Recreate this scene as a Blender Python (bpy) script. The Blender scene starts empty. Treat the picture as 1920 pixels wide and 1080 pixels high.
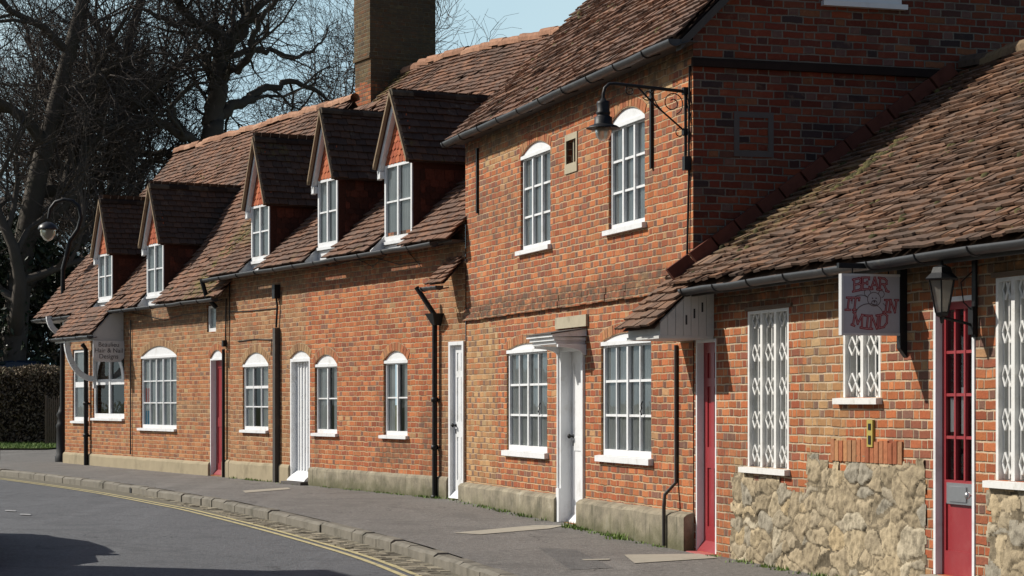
import bpy, bmesh, math, random
from mathutils import Vector, Matrix, noise
random.seed(7)
R = math.radians
SC = bpy.context.scene
COL = SC.collection
FPX, CX, HY, EYE = 4000.0, 960.0, 755.0, 1.45      # lens in photo pixels, optical axis, horizon, eye height

# ------------------------------------------------------------------ mesh builder
class MB:
    def __init__(s):
        s.v=[]; s.f=[]; s.r=[]; s.uv={}; s.sm=set(); s.m=[]
    def face(s, pts, rnd=0.5, uv=None, smooth=False):
        b=len(s.v); s.v.extend([tuple(p) for p in pts]); s.f.append(tuple(range(b,b+len(pts)))); s.r.append(rnd)
        if uv: s.uv[len(s.f)-1]=uv
        if smooth: s.sm.add(len(s.f)-1)
    def idx(s, verts, faces, rnd=0.5, smooth=False):
        b=len(s.v); s.v.extend([tuple(p) for p in verts])
        for f in faces:
            if smooth: s.sm.add(len(s.f))
            s.f.append(tuple(b+i for i in f)); s.r.append(rnd)
    def box(s, x0,x1,y0,y1,z0,z1, rnd=0.5):
        if x0>x1: x0,x1=x1,x0
        if y0>y1: y0,y1=y1,y0
        if z0>z1: z0,z1=z1,z0
        v=[(x0,y0,z0),(x1,y0,z0),(x1,y1,z0),(x0,y1,z0),(x0,y0,z1),(x1,y0,z1),(x1,y1,z1),(x0,y1,z1)]
        s.idx(v,[(3,2,1,0),(4,5,6,7),(0,1,5,4),(1,2,6,5),(2,3,7,6),(3,0,4,7)],rnd)
    def hexa(s, v, rnd=0.5):
        s.idx(v,[(3,2,1,0),(4,5,6,7),(0,1,5,4),(1,2,6,5),(2,3,7,6),(3,0,4,7)],rnd)
    def prism(s, poly, axis, a, b, rnd=0.5):
        # poly in the two other axes, extruded along axis from a to b
        def P(p,c):
            if axis=='x': return (c,p[0],p[1])
            if axis=='y': return (p[0],c,p[1])
            return (p[0],p[1],c)
        n=len(poly); v=[P(p,a) for p in poly]+[P(p,b) for p in poly]
        s.idx(v,[tuple(range(n))[::-1],tuple(range(n,2*n))]+[(i,(i+1)%n,n+(i+1)%n,n+i) for i in range(n)],rnd)
    def tube(s, pts, rad, n=8, cap=True, rnd=0.5):
        pts=[Vector(p) for p in pts]
        if not hasattr(rad,'__len__'): rad=[rad]*len(pts)
        vs=[]; up=Vector((0,0,1)); prev=None
        for i,p in enumerate(pts):
            t=(pts[min(i+1,len(pts)-1)]-pts[max(i-1,0)])
            if t.length<1e-9: t=Vector((0,0,1))
            t.normalize()
            if prev is None:
                a=t.cross(up)
                if a.length<.1: a=t.cross(Vector((1,0,0)))
            else:
                a=prev-t*prev.dot(t)
                if a.length<1e-6: a=t.cross(Vector((1,0,0)))
            a.normalize(); prev=a; b=t.cross(a)
            for k in range(n):
                an=2*math.pi*k/n; vs.append(p+(a*math.cos(an)+b*math.sin(an))*rad[i])
        fs=[]
        for i in range(len(pts)-1):
            for k in range(n):
                fs.append((i*n+k,i*n+(k+1)%n,(i+1)*n+(k+1)%n,(i+1)*n+k))
        s.idx(vs,fs,rnd,smooth=n>3)
        if cap:
            s.idx([vs[k] for k in range(n)],[tuple(range(n))[::-1]],rnd)
            L=(len(pts)-1)*n; s.idx([vs[L+k] for k in range(n)],[tuple(range(n))],rnd)
    def lathe(s, prof, c=(0,0,0), n=20, rnd=0.5, smooth=True, phase=0):
        vs=[]; fs=[]
        for r,z in prof:
            for k in range(n):
                a=2*math.pi*k/n+phase; vs.append((c[0]+r*math.cos(a),c[1]+r*math.sin(a),c[2]+z))
        for i in range(len(prof)-1):
            for k in range(n): fs.append((i*n+k,i*n+(k+1)%n,(i+1)*n+(k+1)%n,(i+1)*n+k))
        s.idx(vs,fs,rnd,smooth)
    def build(s, name, mat, parent=None, loc=None):
        me=bpy.data.meshes.new(name); me.from_pydata(s.v,[],s.f); 
        ua=me.uv_layers.new(name='UVMap'); at=me.attributes.new('rnd','FLOAT','FACE')
        at.data.foreach_set('value', s.r)
        uvs=[0.0]*(2*len(me.loops)); vv=me.vertices
        for p in me.polygons:
            if p.index in s.uv:
                for k,li in enumerate(p.loop_indices): uvs[2*li],uvs[2*li+1]=s.uv[p.index][k]
            else:
                n=p.normal; ax,ay,az=abs(n.x),abs(n.y),abs(n.z)
                for li in p.loop_indices:
                    c=vv[me.loops[li].vertex_index].co
                    if az>=ax and az>=ay: q=(c.x,c.y)
                    elif ay>=ax: q=(c.x,c.z)
                    else: q=(c.y+.06,c.z)
                    uvs[2*li],uvs[2*li+1]=q
        ua.data.foreach_set('uv',uvs)
        if s.sm: me.polygons.foreach_set('use_smooth',[i in s.sm for i in range(len(s.f))])
        me.materials.append(mat); me.update()
        o=bpy.data.objects.new(name,me); COL.objects.link(o)
        if parent: o.parent=parent
        if loc: o.location=loc
        return o

def tag(o,label=None,cat=None,group=None,kind=None):
    if label: o['label']=label
    if cat: o['category']=cat
    if group: o['group']=group
    if kind: o['kind']=kind
    return o
def empty(name,loc=(0,0,0),rz=0):
    o=bpy.data.objects.new(name,None); o.location=loc; o.rotation_euler=(0,0,rz); COL.objects.link(o); return o
def copy_tree(o,parent=None):
    c=o.copy(); COL.objects.link(c); c.parent=parent
    for ch in list(o.children): copy_tree(ch,c)
    return c

# ------------------------------------------------------------------ materials
class NT:
    def __init__(s,name):
        s.mat=bpy.data.materials.new(name); s.mat.use_nodes=True; s.t=s.mat.node_tree; s.n=s.t.nodes
        s.bsdf=s.n['Principled BSDF']; s.out=s.n['Material Output']
    def add(s,typ,**kw):
        n=s.n.new(typ)
        for k,v in kw.items(): setattr(n,k,v)
        return n
    def put(s,sock,val):
        if isinstance(val,bpy.types.NodeSocket): s.t.links.new(val,sock)
        elif val is not None:
            if hasattr(sock.default_value,'__len__') and not hasattr(val,'__len__'): sock.default_value=(val,)*len(sock.default_value)
            elif hasattr(val,'__len__') and len(sock.default_value)==4 and len(val)==3: sock.default_value=(*val,1)
            else: sock.default_value=val
    def m(s,op,a,b=None,c=None,clamp=False):
        n=s.add('ShaderNodeMath',operation=op,use_clamp=clamp); s.put(n.inputs[0],a)
        if b is not None: s.put(n.inputs[1],b)
        if c is not None: s.put(n.inputs[2],c)
        return n.outputs[0]
    def mix(s,f,a,b,mode='MIX'):
        n=s.add('ShaderNodeMix',data_type='RGBA',blend_type=mode); s.put(n.inputs['Factor'],f); s.put(n.inputs[6],a); s.put(n.inputs[7],b); return n.outputs[2]
    def noise(s,vec,scale,detail=3,rough=.55,dist=0):
        n=s.add('ShaderNodeTexNoise'); s.put(n.inputs['Vector'],vec); n.inputs['Scale'].default_value=scale
        n.inputs['Detail'].default_value=detail; n.inputs['Roughness'].default_value=rough; n.inputs['Distortion'].default_value=dist; return n.outputs['Fac']
    def ramp(s,f,stops,interp='LINEAR'):
        n=s.add('ShaderNodeValToRGB'); s.put(n.inputs[0],f); cr=n.color_ramp; cr.interpolation=interp
        while len(cr.elements)>1: cr.elements.remove(cr.elements[0])
        cr.elements[0].position=stops[0][0]; c=stops[0][1]; cr.elements[0].color=(*c,1) if len(c)==3 else c
        for p,c in stops[1:]:
            e=cr.elements.new(p); e.color=(*c,1) if len(c)==3 else c
        return n.outputs[0]
    def step(s,x,a,b):
        n=s.add('ShaderNodeMapRange',interpolation_type='SMOOTHSTEP'); s.put(n.inputs[0],x)
        s.put(n.inputs[1],a); s.put(n.inputs[2],b); return n.outputs[0]
    def obj(s): return s.add('ShaderNodeTexCoord').outputs['Object']
    def uv(s): return s.add('ShaderNodeTexCoord').outputs['UV']
    def geo(s): return s.add('ShaderNodeNewGeometry').outputs['Position']
    def rnd(s): return s.add('ShaderNodeAttribute',attribute_name='rnd').outputs['Fac']
    def bump(s,h,strength=.5,dist=.01):
        n=s.add('ShaderNodeBump'); s.put(n.inputs['Height'],h); n.inputs['Strength'].default_value=strength; n.inputs['Distance'].default_value=dist
        s.t.links.new(n.outputs[0],s.bsdf.inputs['Normal'])
    def fin(s,col,rough=.6,spec=.5,metal=0):
        s.put(s.bsdf.inputs['Base Color'],col); s.put(s.bsdf.inputs['Roughness'],rough); s.bsdf.inputs['Specular IOR Level'].default_value=spec
        s.bsdf.inputs['Metallic'].default_value=metal; return s.mat

ORANGE=[(0,(.42,.105,.032)),(.16,(.36,.080,.027)),(.32,(.47,.130,.040)),(.46,(.30,.065,.026)),(.58,(.44,.115,.036)),(.70,(.50,.150,.050)),(.80,(.26,.070,.035)),(.88,(.38,.095,.035)),(.94,(.19,.080,.050)),(.98,(.46,.22,.09))]
ORANGE=[(p,(c[0]*.97,c[1]*1.16,c[2]*1.35)) for p,c in ORANGE]
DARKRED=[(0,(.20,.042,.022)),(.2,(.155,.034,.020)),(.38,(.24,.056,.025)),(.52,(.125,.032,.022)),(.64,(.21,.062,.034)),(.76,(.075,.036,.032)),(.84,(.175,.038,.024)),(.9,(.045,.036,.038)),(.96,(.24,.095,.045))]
BROWN=[(0,(.33,.165,.075)),(.2,(.27,.125,.058)),(.38,(.38,.205,.095)),(.52,(.32,.115,.045)),(.64,(.35,.18,.085)),(.76,(.21,.11,.065)),(.86,(.40,.14,.055)),(.95,(.41,.26,.13))]
YELLOW=[(0,(.42,.25,.11)),(.2,(.36,.19,.08)),(.38,(.44,.28,.13)),(.52,(.36,.14,.055)),(.64,(.39,.22,.095)),(.76,(.42,.15,.055)),(.86,(.27,.16,.08)),(.95,(.47,.33,.17))]
def brick(name, pal, pal2=None, rects=(), nois=0.0, header=.35, mortar=(.54,.375,.225), stain=.5, dark_rects=(), wob=.006, darken=1.0, bumpd=.014, sc=.82):
    """rects: (u0,u1,v0,v1) in metres where the second brick colour shows; dirty: same, for uneven darkening; on the chimney it paints in shade"""
    t=NT(name); uv=t.uv(); sep=t.add('ShaderNodeSeparateXYZ'); t.put(sep.inputs[0],uv)
    X0,Y0=sep.outputs[0],sep.outputs[1]
    n1=t.noise(uv,2.2,2); n2=t.noise(uv,5.1,2); n3=t.noise(uv,55,2)
    X=t.m('ADD',X0,t.m('MULTIPLY',t.m('SUBTRACT',n1,.5),wob*3)); Y=t.m('ADD',Y0,t.m('MULTIPLY',t.m('SUBTRACT',n2,.5),wob*4))
    Y=t.m('ADD',Y,10.0); X=t.m('DIVIDE',t.m('ADD',X,34.0),sc)
    H=.074; rowf=t.m('DIVIDE',Y,H); row=t.m('FLOOR',rowf)
    par=t.m('MODULO',row,2.0); jr=t.add('ShaderNodeTexWhiteNoise',noise_dimensions='1D'); t.put(jr.inputs['W'],row)
    Xs=t.m('ADD',t.m('ADD',X,t.m('MULTIPLY',par,.17)),t.m('MULTIPLY',jr.outputs[0],.05))
    q=t.m('DIVIDE',Xs,.34); cell=t.m('FLOOR',q); p=t.m('MULTIPLY',t.m('FRACT',q),.34)
    hd=t.m('GREATER_THAN',p,.2275); lx=t.m('SUBTRACT',p,t.m('MULTIPLY',hd,.2275)); w=t.m('SUBTRACT',.2275,t.m('MULTIPLY',hd,.115))
    dx=t.m('MINIMUM',lx,t.m('SUBTRACT',w,lx)); fy=t.m('MULTIPLY',t.m('FRACT',rowf),H); dy=t.m('MINIMUM',fy,t.m('SUBTRACT',H,fy))
    d=t.m('ADD',t.m('MINIMUM',dx,dy),t.m('MULTIPLY',t.m('SUBTRACT',n3,.5),.009))
    mask=t.step(d,.0040,.0105)
    cv=t.add('ShaderNodeCombineXYZ'); t.put(cv.inputs[0],t.m('ADD',t.m('MULTIPLY',cell,2.0),hd)); t.put(cv.inputs[1],row)
    wn=t.add('ShaderNodeTexWhiteNoise',noise_dimensions='2D'); t.put(wn.inputs['Vector'],cv.outputs[0])
    wv=wn.outputs[0]; wc=t.add('ShaderNodeSeparateXYZ'); t.put(wc.inputs[0],wn.outputs[1])
    c=t.ramp(wv,pal,'CONSTANT'); avg=tuple(sum(p[1][k] for p in pal)/len(pal) for k in range(3))
    big=t.noise(uv,.9,3,.6)
    if pal2:
        c2=t.ramp(wv,pal2,'CONSTANT'); f=None
        edge=t.m('MULTIPLY',t.m('SUBTRACT',t.noise(cv.outputs[0],.35,2),.5),.5)
        for (a,b,e,g) in rects:
            fx=t.m('MULTIPLY',t.step(t.m('ADD',X0,edge),a-.06,a+.06),t.m('SUBTRACT',1,t.step(t.m('ADD',X0,edge),b-.06,b+.06)))
            fz=t.m('MULTIPLY',t.step(t.m('ADD',Y0,edge),e-.05,e+.05),t.m('SUBTRACT',1,t.step(t.m('ADD',Y0,edge),g-.05,g+.05)))
            k=t.m('MULTIPLY',fx,fz); f=k if f is None else t.m('MAXIMUM',f,k)
        if nois>0:
            k=t.m('MULTIPLY',t.step(big,.52,.6),nois); f=k if f is None else t.m('MAXIMUM',f,k)
        f2=t.m('GREATER_THAN',f,t.m('ADD',.25,t.m('MULTIPLY',wc.outputs[2],.5)))
        c=t.mix(t.m('MULTIPLY',f2,.92),c,c2)
    # burnt headers
    hb=t.m('MULTIPLY',hd,t.m('LESS_THAN',wc.outputs[0],header)); c=t.mix(t.m('MULTIPLY',hb,.8),c,(.12,.085,.075))
    c=t.mix(.12,c,avg)
    # value jitter + mottling
    val=t.m('ADD',.80,t.m('MULTIPLY',wc.outputs[1],.36)); mot=t.m('ADD',.72,t.m('MULTIPLY',t.noise(uv,28,3),.56))
    vv=t.m('MULTIPLY',t.m('MULTIPLY',val,mot),darken)
    vc=t.add('ShaderNodeCombineColor'); [t.put(vc.inputs[i],vv) for i in range(3)]
    c=t.mix(1,c,vc.outputs[0],'MULTIPLY')
    # pale lime bloom
    c=t.mix(t.m('MULTIPLY',t.step(t.noise(uv,6,6,.7),.55,.75),.28),c,(.42,.27,.16)); rep_=t.step(t.noise(uv,.75,4,.6),.55,.68)
    mc=t.mix(t.step(t.noise(uv,3.3,4),.3,.6),tuple(k*.6 for k in mortar),mortar)
    c=t.mix(t.m('MULTIPLY',rep_,.28),c,(.30,.13,.07)); c=t.mix(mask,mc,c)
    # weathering with shapes of its own
    st=t.step(t.noise(uv,1.3,6,.65,.6),.50,.72); c=t.mix(t.m('MULTIPLY',st,stain*.6),c,(.10,.075,.055))
    ms_=t.add('ShaderNodeMapping'); t.put(ms_.inputs[0],uv); ms_.inputs['Scale'].default_value=(5,.45,1); c=t.mix(t.m('MULTIPLY',t.step(t.noise(ms_.outputs[0],1,5,.7),.56,.76),stain*.55),c,(.11,.08,.055))
    for (a,b,e,g,amt) in dark_rects:  # uneven darker areas; the chimney's one is painted shade
        ed=t.m('MULTIPLY',t.m('SUBTRACT',t.noise(uv,4,4),.5),.5)
        fx=t.m('MULTIPLY',t.step(t.m('ADD',X0,ed),a-.1,a+.1),t.m('SUBTRACT',1,t.step(t.m('ADD',X0,ed),b-.1,b+.1)))
        fz=t.m('MULTIPLY',t.step(t.m('ADD',Y0,ed),e-.08,e+.08),t.m('SUBTRACT',1,t.step(t.m('ADD',Y0,ed),g-.08,g+.08)))
        k=t.m('MULTIPLY',t.m('MULTIPLY',fx,fz),t.step(t.noise(uv,9,4),.25,.6)); c=t.mix(t.m('MULTIPLY',k,amt),c,(.085,.065,.045))
    h=t.m('ADD',t.m('MULTIPLY',mask,t.m('ADD',.75,t.m('MULTIPLY',wc.outputs[0],.35))),t.m('MULTIPLY',t.noise(uv,60,3),.35))
    t.bump(h,.9,bumpd)
    return t.fin(c,.9,.25)

def tilemat(name, pal, moss=.25, lichen=.25, dark=.35, mossrects=()):
    t=NT(name); r=t.rnd(); o=t.obj()
    c=t.ramp(r,pal); n=t.noise(o,14,4,.65)
    c=t.mix(t.m('MULTIPLY',t.step(n,.35,.75),dark),c,(.045,.032,.026))
    big=t.noise(o,.7,4,.6); c=t.mix(t.m('MULTIPLY',t.step(big,.48,.72),.55),c,(.085,.06,.048))
    c=t.mix(t.m('MULTIPLY',t.step(t.noise(o,3.1,5,.7),.6,.75),lichen),c,(.30,.27,.20))
    ms=t.m('MULTIPLY',t.step(t.noise(o,1.6,6,.75),.60,.70),moss)
    sep=t.add('ShaderNodeSeparateXYZ'); t.put(sep.inputs[0],o)
    for (a,b,e,g,k) in mossrects:
        fx=t.m('MULTIPLY',t.step(sep.outputs[0],a-.25,a+.25),t.m('SUBTRACT',1,t.step(sep.outputs[0],b-.25,b+.25)))
        fy=t.m('MULTIPLY',t.step(sep.outputs[1],e-.3,e+.3),t.m('SUBTRACT',1,t.step(sep.outputs[1],g-.3,g+.3)))
        ms=t.m('MAXIMUM',ms,t.m('MULTIPLY',t.m('MULTIPLY',fx,fy),t.m('MULTIPLY',t.step(t.noise(o,5,5,.8),.45,.58),k)))
    c=t.mix(ms,c,t.mix(t.noise(o,30,2),(.08,.075,.02),(.23,.20,.05)))
    t.bump(t.m('ADD',n,t.m('MULTIPLY',ms,1.5)),.5,.01)
    return t.fin(c,.85,.3)
TILES=[(0,(.085,.054,.040)),(.2,(.15,.086,.060)),(.4,(.21,.108,.068)),(.55,(.125,.078,.058)),(.7,(.26,.128,.074)),(.85,(.165,.102,.074)),(1,(.31,.165,.105))]
TILES_RED=[(0,(.20,.10,.07)),(.25,(.29,.13,.08)),(.5,(.36,.165,.10)),(.7,(.22,.115,.085)),(.85,(.42,.19,.11)),(1,(.28,.17,.12))]

def plain(name,col,rough=.5,spec=.5,var=.12,scale=9,bump=.15,metal=0,dirt=None,dirtamt=.3):
    t=NT(name); o=t.obj(); n=t.noise(o,scale,4,.6)
    c=t.mix(n,tuple(k*(1-var) for k in col),tuple(min(1,k*(1+var)) for k in col))
    if dirt: c=t.mix(t.m('MULTIPLY',t.step(t.noise(o,scale*.45,6,.7),.5,.7),dirtamt),c,dirt)
    if bump: t.bump(t.noise(o,scale*5,3),bump,.004)
    return t.fin(c,rough,spec,metal)
M={}
M['white']=plain('white_paint',(.76,.77,.78),.5,.4,.06,9,.25,dirt=(.42,.39,.33),dirtamt=.4)
M['offwhite']=plain('weathered_white_paint',(.55,.55,.53),.55,.4,.08,8,.2,dirt=(.30,.29,.25),dirtamt=.5)
M['grill']=plain('white_grille_paint',(.76,.75,.72),.5,.4,.08,20,.1,dirt=(.40,.36,.28),dirtamt=.4)
M['red']=plain('red_door_paint',(.29,.028,.034),.38,.5,.10,5,.08,dirt=(.42,.13,.12),dirtamt=.22)
M['rawred']=plain('faded_red_sill',(.46,.13,.12),.6,.4,.1,6,.1)
M['black']=plain('black_iron',(.010,.010,.011),.5,.3,.25,12,.2,dirt=(.035,.03,.026),dirtamt=.35)
M['gutter']=plain('grey_black_gutter',(.038,.038,.040),.45,.4,.2,7,.15,dirt=(.10,.095,.08),dirtamt=.5)
M['pipe']=plain('brown_grey_post',(.055,.048,.043),.6,.4,.2,7,.2,dirt=(.14,.11,.08),dirtamt=.4)
M['render']=plain('plinth_render',(.36,.30,.20),.9,.2,.18,4,.6,dirt=(.20,.17,.11),dirtamt=.6)
M['stonegrey']=plain('stone_dressing',(.42,.37,.27),.85,.2,.18,9,.6,dirt=(.16,.14,.10),dirtamt=.5)
M['cement']=plain('cement_fillet',(.11,.10,.095),.9,.2,.15,9,.5)
M['curtain']=plain('net_curtain',(.56,.58,.57),.9,.1,.28,2.2,.2)
M['dim']=plain('dim_room',(.05,.052,.055),.9,.1,.4,3,.1)
M['room']=plain('grey_room_behind',(.22,.24,.25),.9,.1,.6,3,.1)
M['wood']=plain('weathered_wood',(.17,.12,.085),.8,.3,.25,14,.4)
M['concrete']=plain('concrete_slab',(.36,.33,.27),.9,.2,.12,9,.5,dirt=(.22,.2,.16),dirtamt=.5)
M['brass']=plain('brass_yellow',(.42,.33,.07),.4,.5,.15,20,.1)
M['steel']=plain('brushed_steel',(.45,.45,.46),.35,.5,.1,30,.05,metal=.8)
M['signgrey']=plain('sign_board_grey',(.46,.46,.50),.6,.4,.05,5,.1,dirt=(.33,.32,.34),dirtamt=.4)
M['signwhite']=plain('sign_board_white',(.62,.62,.62),.6,.4,.05,8,.1,dirt=(.42,.41,.38),dirtamt=.4)
M['signline']=plain('sign_red_line',(.24,.015,.03),.6,.3,.1,20,0)
M['signfill']=plain('sign_pink_fill',(.52,.26,.27),.6,.3,.1,20,0)
M['ink']=plain('sign_dark_lettering',(.06,.06,.065),.6,.3,.1,20,0)
M['outline']=plain('sign_grey_outline',(.15,.11,.12),.6,.3,.1,20,0)
M['yellowline']=plain('yellow_road_paint',(.50,.43,.235),.85,.2,.25,16,.2,dirt=(.15,.145,.12),dirtamt=.9)
def plinth_mat():
    t=NT('aged_plinth_render'); o=t.obj(); sp=t.add('ShaderNodeSeparateXYZ'); t.put(sp.inputs[0],o)
    n=t.noise(o,3,6,.7); c=t.ramp(n,[(.25,(.11,.105,.075)),(.45,(.24,.21,.155)),(.6,(.33,.29,.21)),(.78,(.46,.43,.36))])
    mp=t.add('ShaderNodeMapping'); t.put(mp.inputs[0],o); mp.inputs['Scale'].default_value=(9,9,.9)
    c=t.mix(t.m('MULTIPLY',t.step(t.noise(mp.outputs[0],1.5,4,.7),.55,.72),.7),c,(.05,.052,.035))
    low=t.m('SUBTRACT',1,t.step(t.m('ADD',sp.outputs[2],t.m('MULTIPLY',t.noise(o,5,4),.35)),.15,.42))
    c=t.mix(t.m('MULTIPLY',low,.7),c,(.07,.075,.028))
    t.bump(t.noise(o,22,5,.7),.7,.012); return t.fin(c,.92,.2)
M['plinth']=plinth_mat()
def glass():
    t=NT('window_glass'); g=t.add('ShaderNodeBsdfGlossy'); g.inputs['Roughness'].default_value=.03; g.inputs['Color'].default_value=(.78,.80,.80,1)
    tr=t.add('ShaderNodeBsdfTransparent'); tr.inputs['Color'].default_value=(.84,.86,.86,1)
    lw=t.add('ShaderNodeLayerWeight'); lw.inputs['Blend'].default_value=.32
    n=t.add('ShaderNodeBump'); n.inputs['Strength'].default_value=.25; n.inputs['Distance'].default_value=.01
    t.put(n.inputs['Height'],t.noise(t.obj(),3,2)); t.t.links.new(n.outputs[0],g.inputs['Normal'])
    mx=t.add('ShaderNodeMixShader'); t.put(mx.inputs[0],t.m('MULTIPLY',lw.outputs['Fresnel'],.8)); t.t.links.new(tr.outputs[0],mx.inputs[1]); t.t.links.new(g.outputs[0],mx.inputs[2])
    t.t.links.new(mx.outputs[0],t.out.inputs['Surface']); return t.mat
M['glass']=glass()
def frosted():
    t=NT('lamp_glass'); b=t.bsdf; b.inputs['Transmission Weight'].default_value=.75; b.inputs['Roughness'].default_value=.28; b.inputs['IOR'].default_value=1.2
    b.inputs['Base Color'].default_value=(.60,.57,.50,1); return t.mat
M['lampglass']=frosted()
def roadmat(name,c0,c1,spec=.4,rough=.75):
    t=NT(name); o=t.geo(); f=t.noise(o,90,2,.7); m=t.noise(o,.45,5,.6); s=t.noise(o,9,4,.6)
    c=t.mix(m,c0,c1); c=t.mix(t.m('MULTIPLY',t.step(f,.5,.72),.55),c,tuple(k*2.1 for k in c1)); c=t.mix(t.m('MULTIPLY',t.step(s,.52,.72),.35),c,tuple(k*.5 for k in c0))
    mp=t.add('ShaderNodeMapping'); t.put(mp.inputs[0],o); mp.inputs['Rotation'].default_value=(0,0,R(-24)); mp.inputs['Scale'].default_value=(1.6,.12,1)
    c=t.mix(t.m('MULTIPLY',t.step(t.noise(mp.outputs[0],1,4,.6),.5,.7),.3),c,tuple(k*1.5 for k in c1))
    g1=t.noise(o,28,3,.8); c=t.mix(t.m('MULTIPLY',t.step(g1,.52,.70),.55),c,tuple(k*1.9 for k in c1)); c=t.mix(t.m('MULTIPLY',t.step(g1,.48,.30),.6),c,tuple(k*.45 for k in c0))
    lg=t.noise(o,.9,6,.7,1.5); c=t.mix(t.m('MULTIPLY',t.step(lg,.5,.62),.35),c,tuple(k*.7 for k in c0)); cr=t.add('ShaderNodeTexVoronoi',feature='DISTANCE_TO_EDGE'); mpv=t.add('ShaderNodeVectorMath',operation='ADD'); t.put(mpv.inputs[0],o); nn_=t.add('ShaderNodeTexNoise'); t.put(nn_.inputs['Vector'],o); nn_.inputs['Scale'].default_value=2.5; nn_.inputs['Detail'].default_value=5; t.put(mpv.inputs[1],nn_.outputs['Color']); t.put(cr.inputs['Vector'],mpv.outputs[0]); cr.inputs['Scale'].default_value=.55
    ck=t.m('MULTIPLY',t.m('SUBTRACT',1,t.step(cr.outputs['Distance'],.002,.010)),t.step(t.noise(o,.35,3),.5,.6)); c=t.mix(t.m('MULTIPLY',ck,.7),c,(.02,.02,.02))
    t.bump(t.m('ADD',t.m('ADD',f,g1),t.m('MULTIPLY',t.noise(o,35,3),.7)),.9,.012); return t.fin(c,rough,spec)
M['road']=roadmat('road_asphalt',(.085,.088,.094),(.135,.138,.145))
M['pave']=roadmat('pavement_asphalt',(.122,.114,.106),(.195,.183,.168))
M['kerb']=plain('kerb_stone',(.20,.182,.15),.9,.2,.35,5,.9,dirt=(.085,.08,.062),dirtamt=.75)
def rndmat(name,stops,noise_amt=.5,scale=30,rough=.9,bump=.5):
    t=NT(name); o=t.obj(); c=t.ramp(t.rnd(),stops); n=t.noise(o,scale,5,.65)
    c=t.mix(t.m('MULTIPLY',t.step(n,.4,.75),noise_amt),c,tuple(k*.35 for k in stops[0][1])); t.bump(n,bump,.015); return t.fin(c,rough,.2)
M['settbed']=plain('sandy_joint_dirt',(.17,.155,.12),.95,.1,.3,9,.5)
M['sett']=rndmat('granite_sett',[(0,(.12,.105,.08)),(.5,(.26,.23,.17)),(1,(.40,.35,.26))])
M['voussoir']=rndmat('arch_brick',[(0,(.30,.10,.05)),(.4,(.44,.16,.075)),(.75,(.36,.19,.10)),(1,(.52,.25,.11))],.35)
M['voussoir_brown']=rndmat('brown_arch_brick',[(0,(.24,.13,.07)),(.4,(.36,.21,.11)),(1,(.42,.27,.14))],.35)
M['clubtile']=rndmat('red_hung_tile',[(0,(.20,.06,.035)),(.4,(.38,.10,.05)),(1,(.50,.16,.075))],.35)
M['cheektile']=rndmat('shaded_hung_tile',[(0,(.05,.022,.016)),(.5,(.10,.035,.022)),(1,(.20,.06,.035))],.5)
M['vergemortar']=plain('verge_mortar',(.27,.20,.13),.9,.2,.2,20,.5,dirt=(.10,.085,.05),dirtamt=.5)
M['ridge']=rndmat('ridge_tile_clay',[(0,(.26,.14,.09)),(.5,(.40,.21,.13)),(1,(.50,.29,.19))],.55,12)
M['oldridge']=rndmat('mossy_ridge_tile',[(0,(.10,.075,.055)),(.5,(.19,.13,.09)),(1,(.26,.19,.10))],.6,12)
M['darkridge']=rndmat('dark_ridge_tile',[(0,(.03,.022,.018)),(.5,(.06,.042,.03)),(1,(.13,.11,.08))],.5,8)
M['mortarfill']=plain('lime_mortar',(.40,.32,.21),.95,.1,.2,18,.6,dirt=(.2,.15,.1),dirtamt=.4)
M['rubble']=rndmat('rubble_stone',[(0,(.13,.105,.07)),(.12,(.24,.195,.13)),(.3,(.36,.29,.19)),(.5,(.44,.355,.235)),(.65,(.33,.30,.24)),(.8,(.49,.375,.22)),(1,(.50,.45,.35))],.65,15,.95,1.0)
M['bark']=plain('tree_bark',(.085,.072,.060),.9,.2,.35,3,.6,dirt=(.055,.06,.035),dirtamt=.4)
M['twig']=plain('thin_twig_bark',(.095,.078,.068),.9,.2,.3,2,0)
def leafmat(name,stops,rough=.5):
    t=NT(name); c=t.ramp(t.rnd(),stops); t.fin(c,rough,.4); return t.mat
M['ever']=leafmat('evergreen_leaf',[(0,(.012,.020,.010)),(.6,(.030,.045,.022)),(1,(.065,.085,.045))],.4)
M['hedge']=leafmat('winter_hedge_leaf',[(0,(.08,.056,.036)),(.5,(.17,.122,.08)),(.85,(.27,.21,.14)),(1,(.12,.16,.05))],.8)
M['grass']=leafmat('grass_blade',[(0,(.09,.16,.03)),(.6,(.16,.26,.045)),(1,(.26,.36,.08))],.7)
M['soil']=plain('verge_soil',(.09,.10,.04),.95,.1,.3,4,.5)
M['carblue']=plain('dark_blue_car_paint',(.02,.03,.05),.2,.6,.1,2,0)
M['carblack']=plain('black_car_paint',(.012,.012,.014),.2,.6,.1,2,0)
M['tyre']=plain('tyre_rubber',(.02,.02,.02),.8,.3,.1,20,.2)
M['carglass']=plain('car_glass',(.02,.025,.03),.05,.8,.1,2,0)
M['lampred']=plain('tail_lamp_red',(.35,.01,.01),.2,.6,.1,2,0)
M['blue']=plain('blue_shop_item',(.03,.25,.42),.6,.4,.1,5,0)
M['pinkitem']=plain('red_shop_item',(.45,.07,.06),.6,.4,.1,5,0)

# ------------------------------------------------------------------ ground heights
ZG=[(-60,-.12),(0,-.03),(15,0),(20.5,.02),(24,.075),(28.4,.145),(37,.16),(46,.17),(62,.17),(90,.2),(600,.2)]
def zp(y):
    if y<=ZG[0][0]: return ZG[0][1]
    for (a,p),(b,q) in zip(ZG,ZG[1:]):
        if y<=b: return p+(q-p)*(y-a)/(b-a)
    return ZG[-1][1]
KERBH=.12

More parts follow.
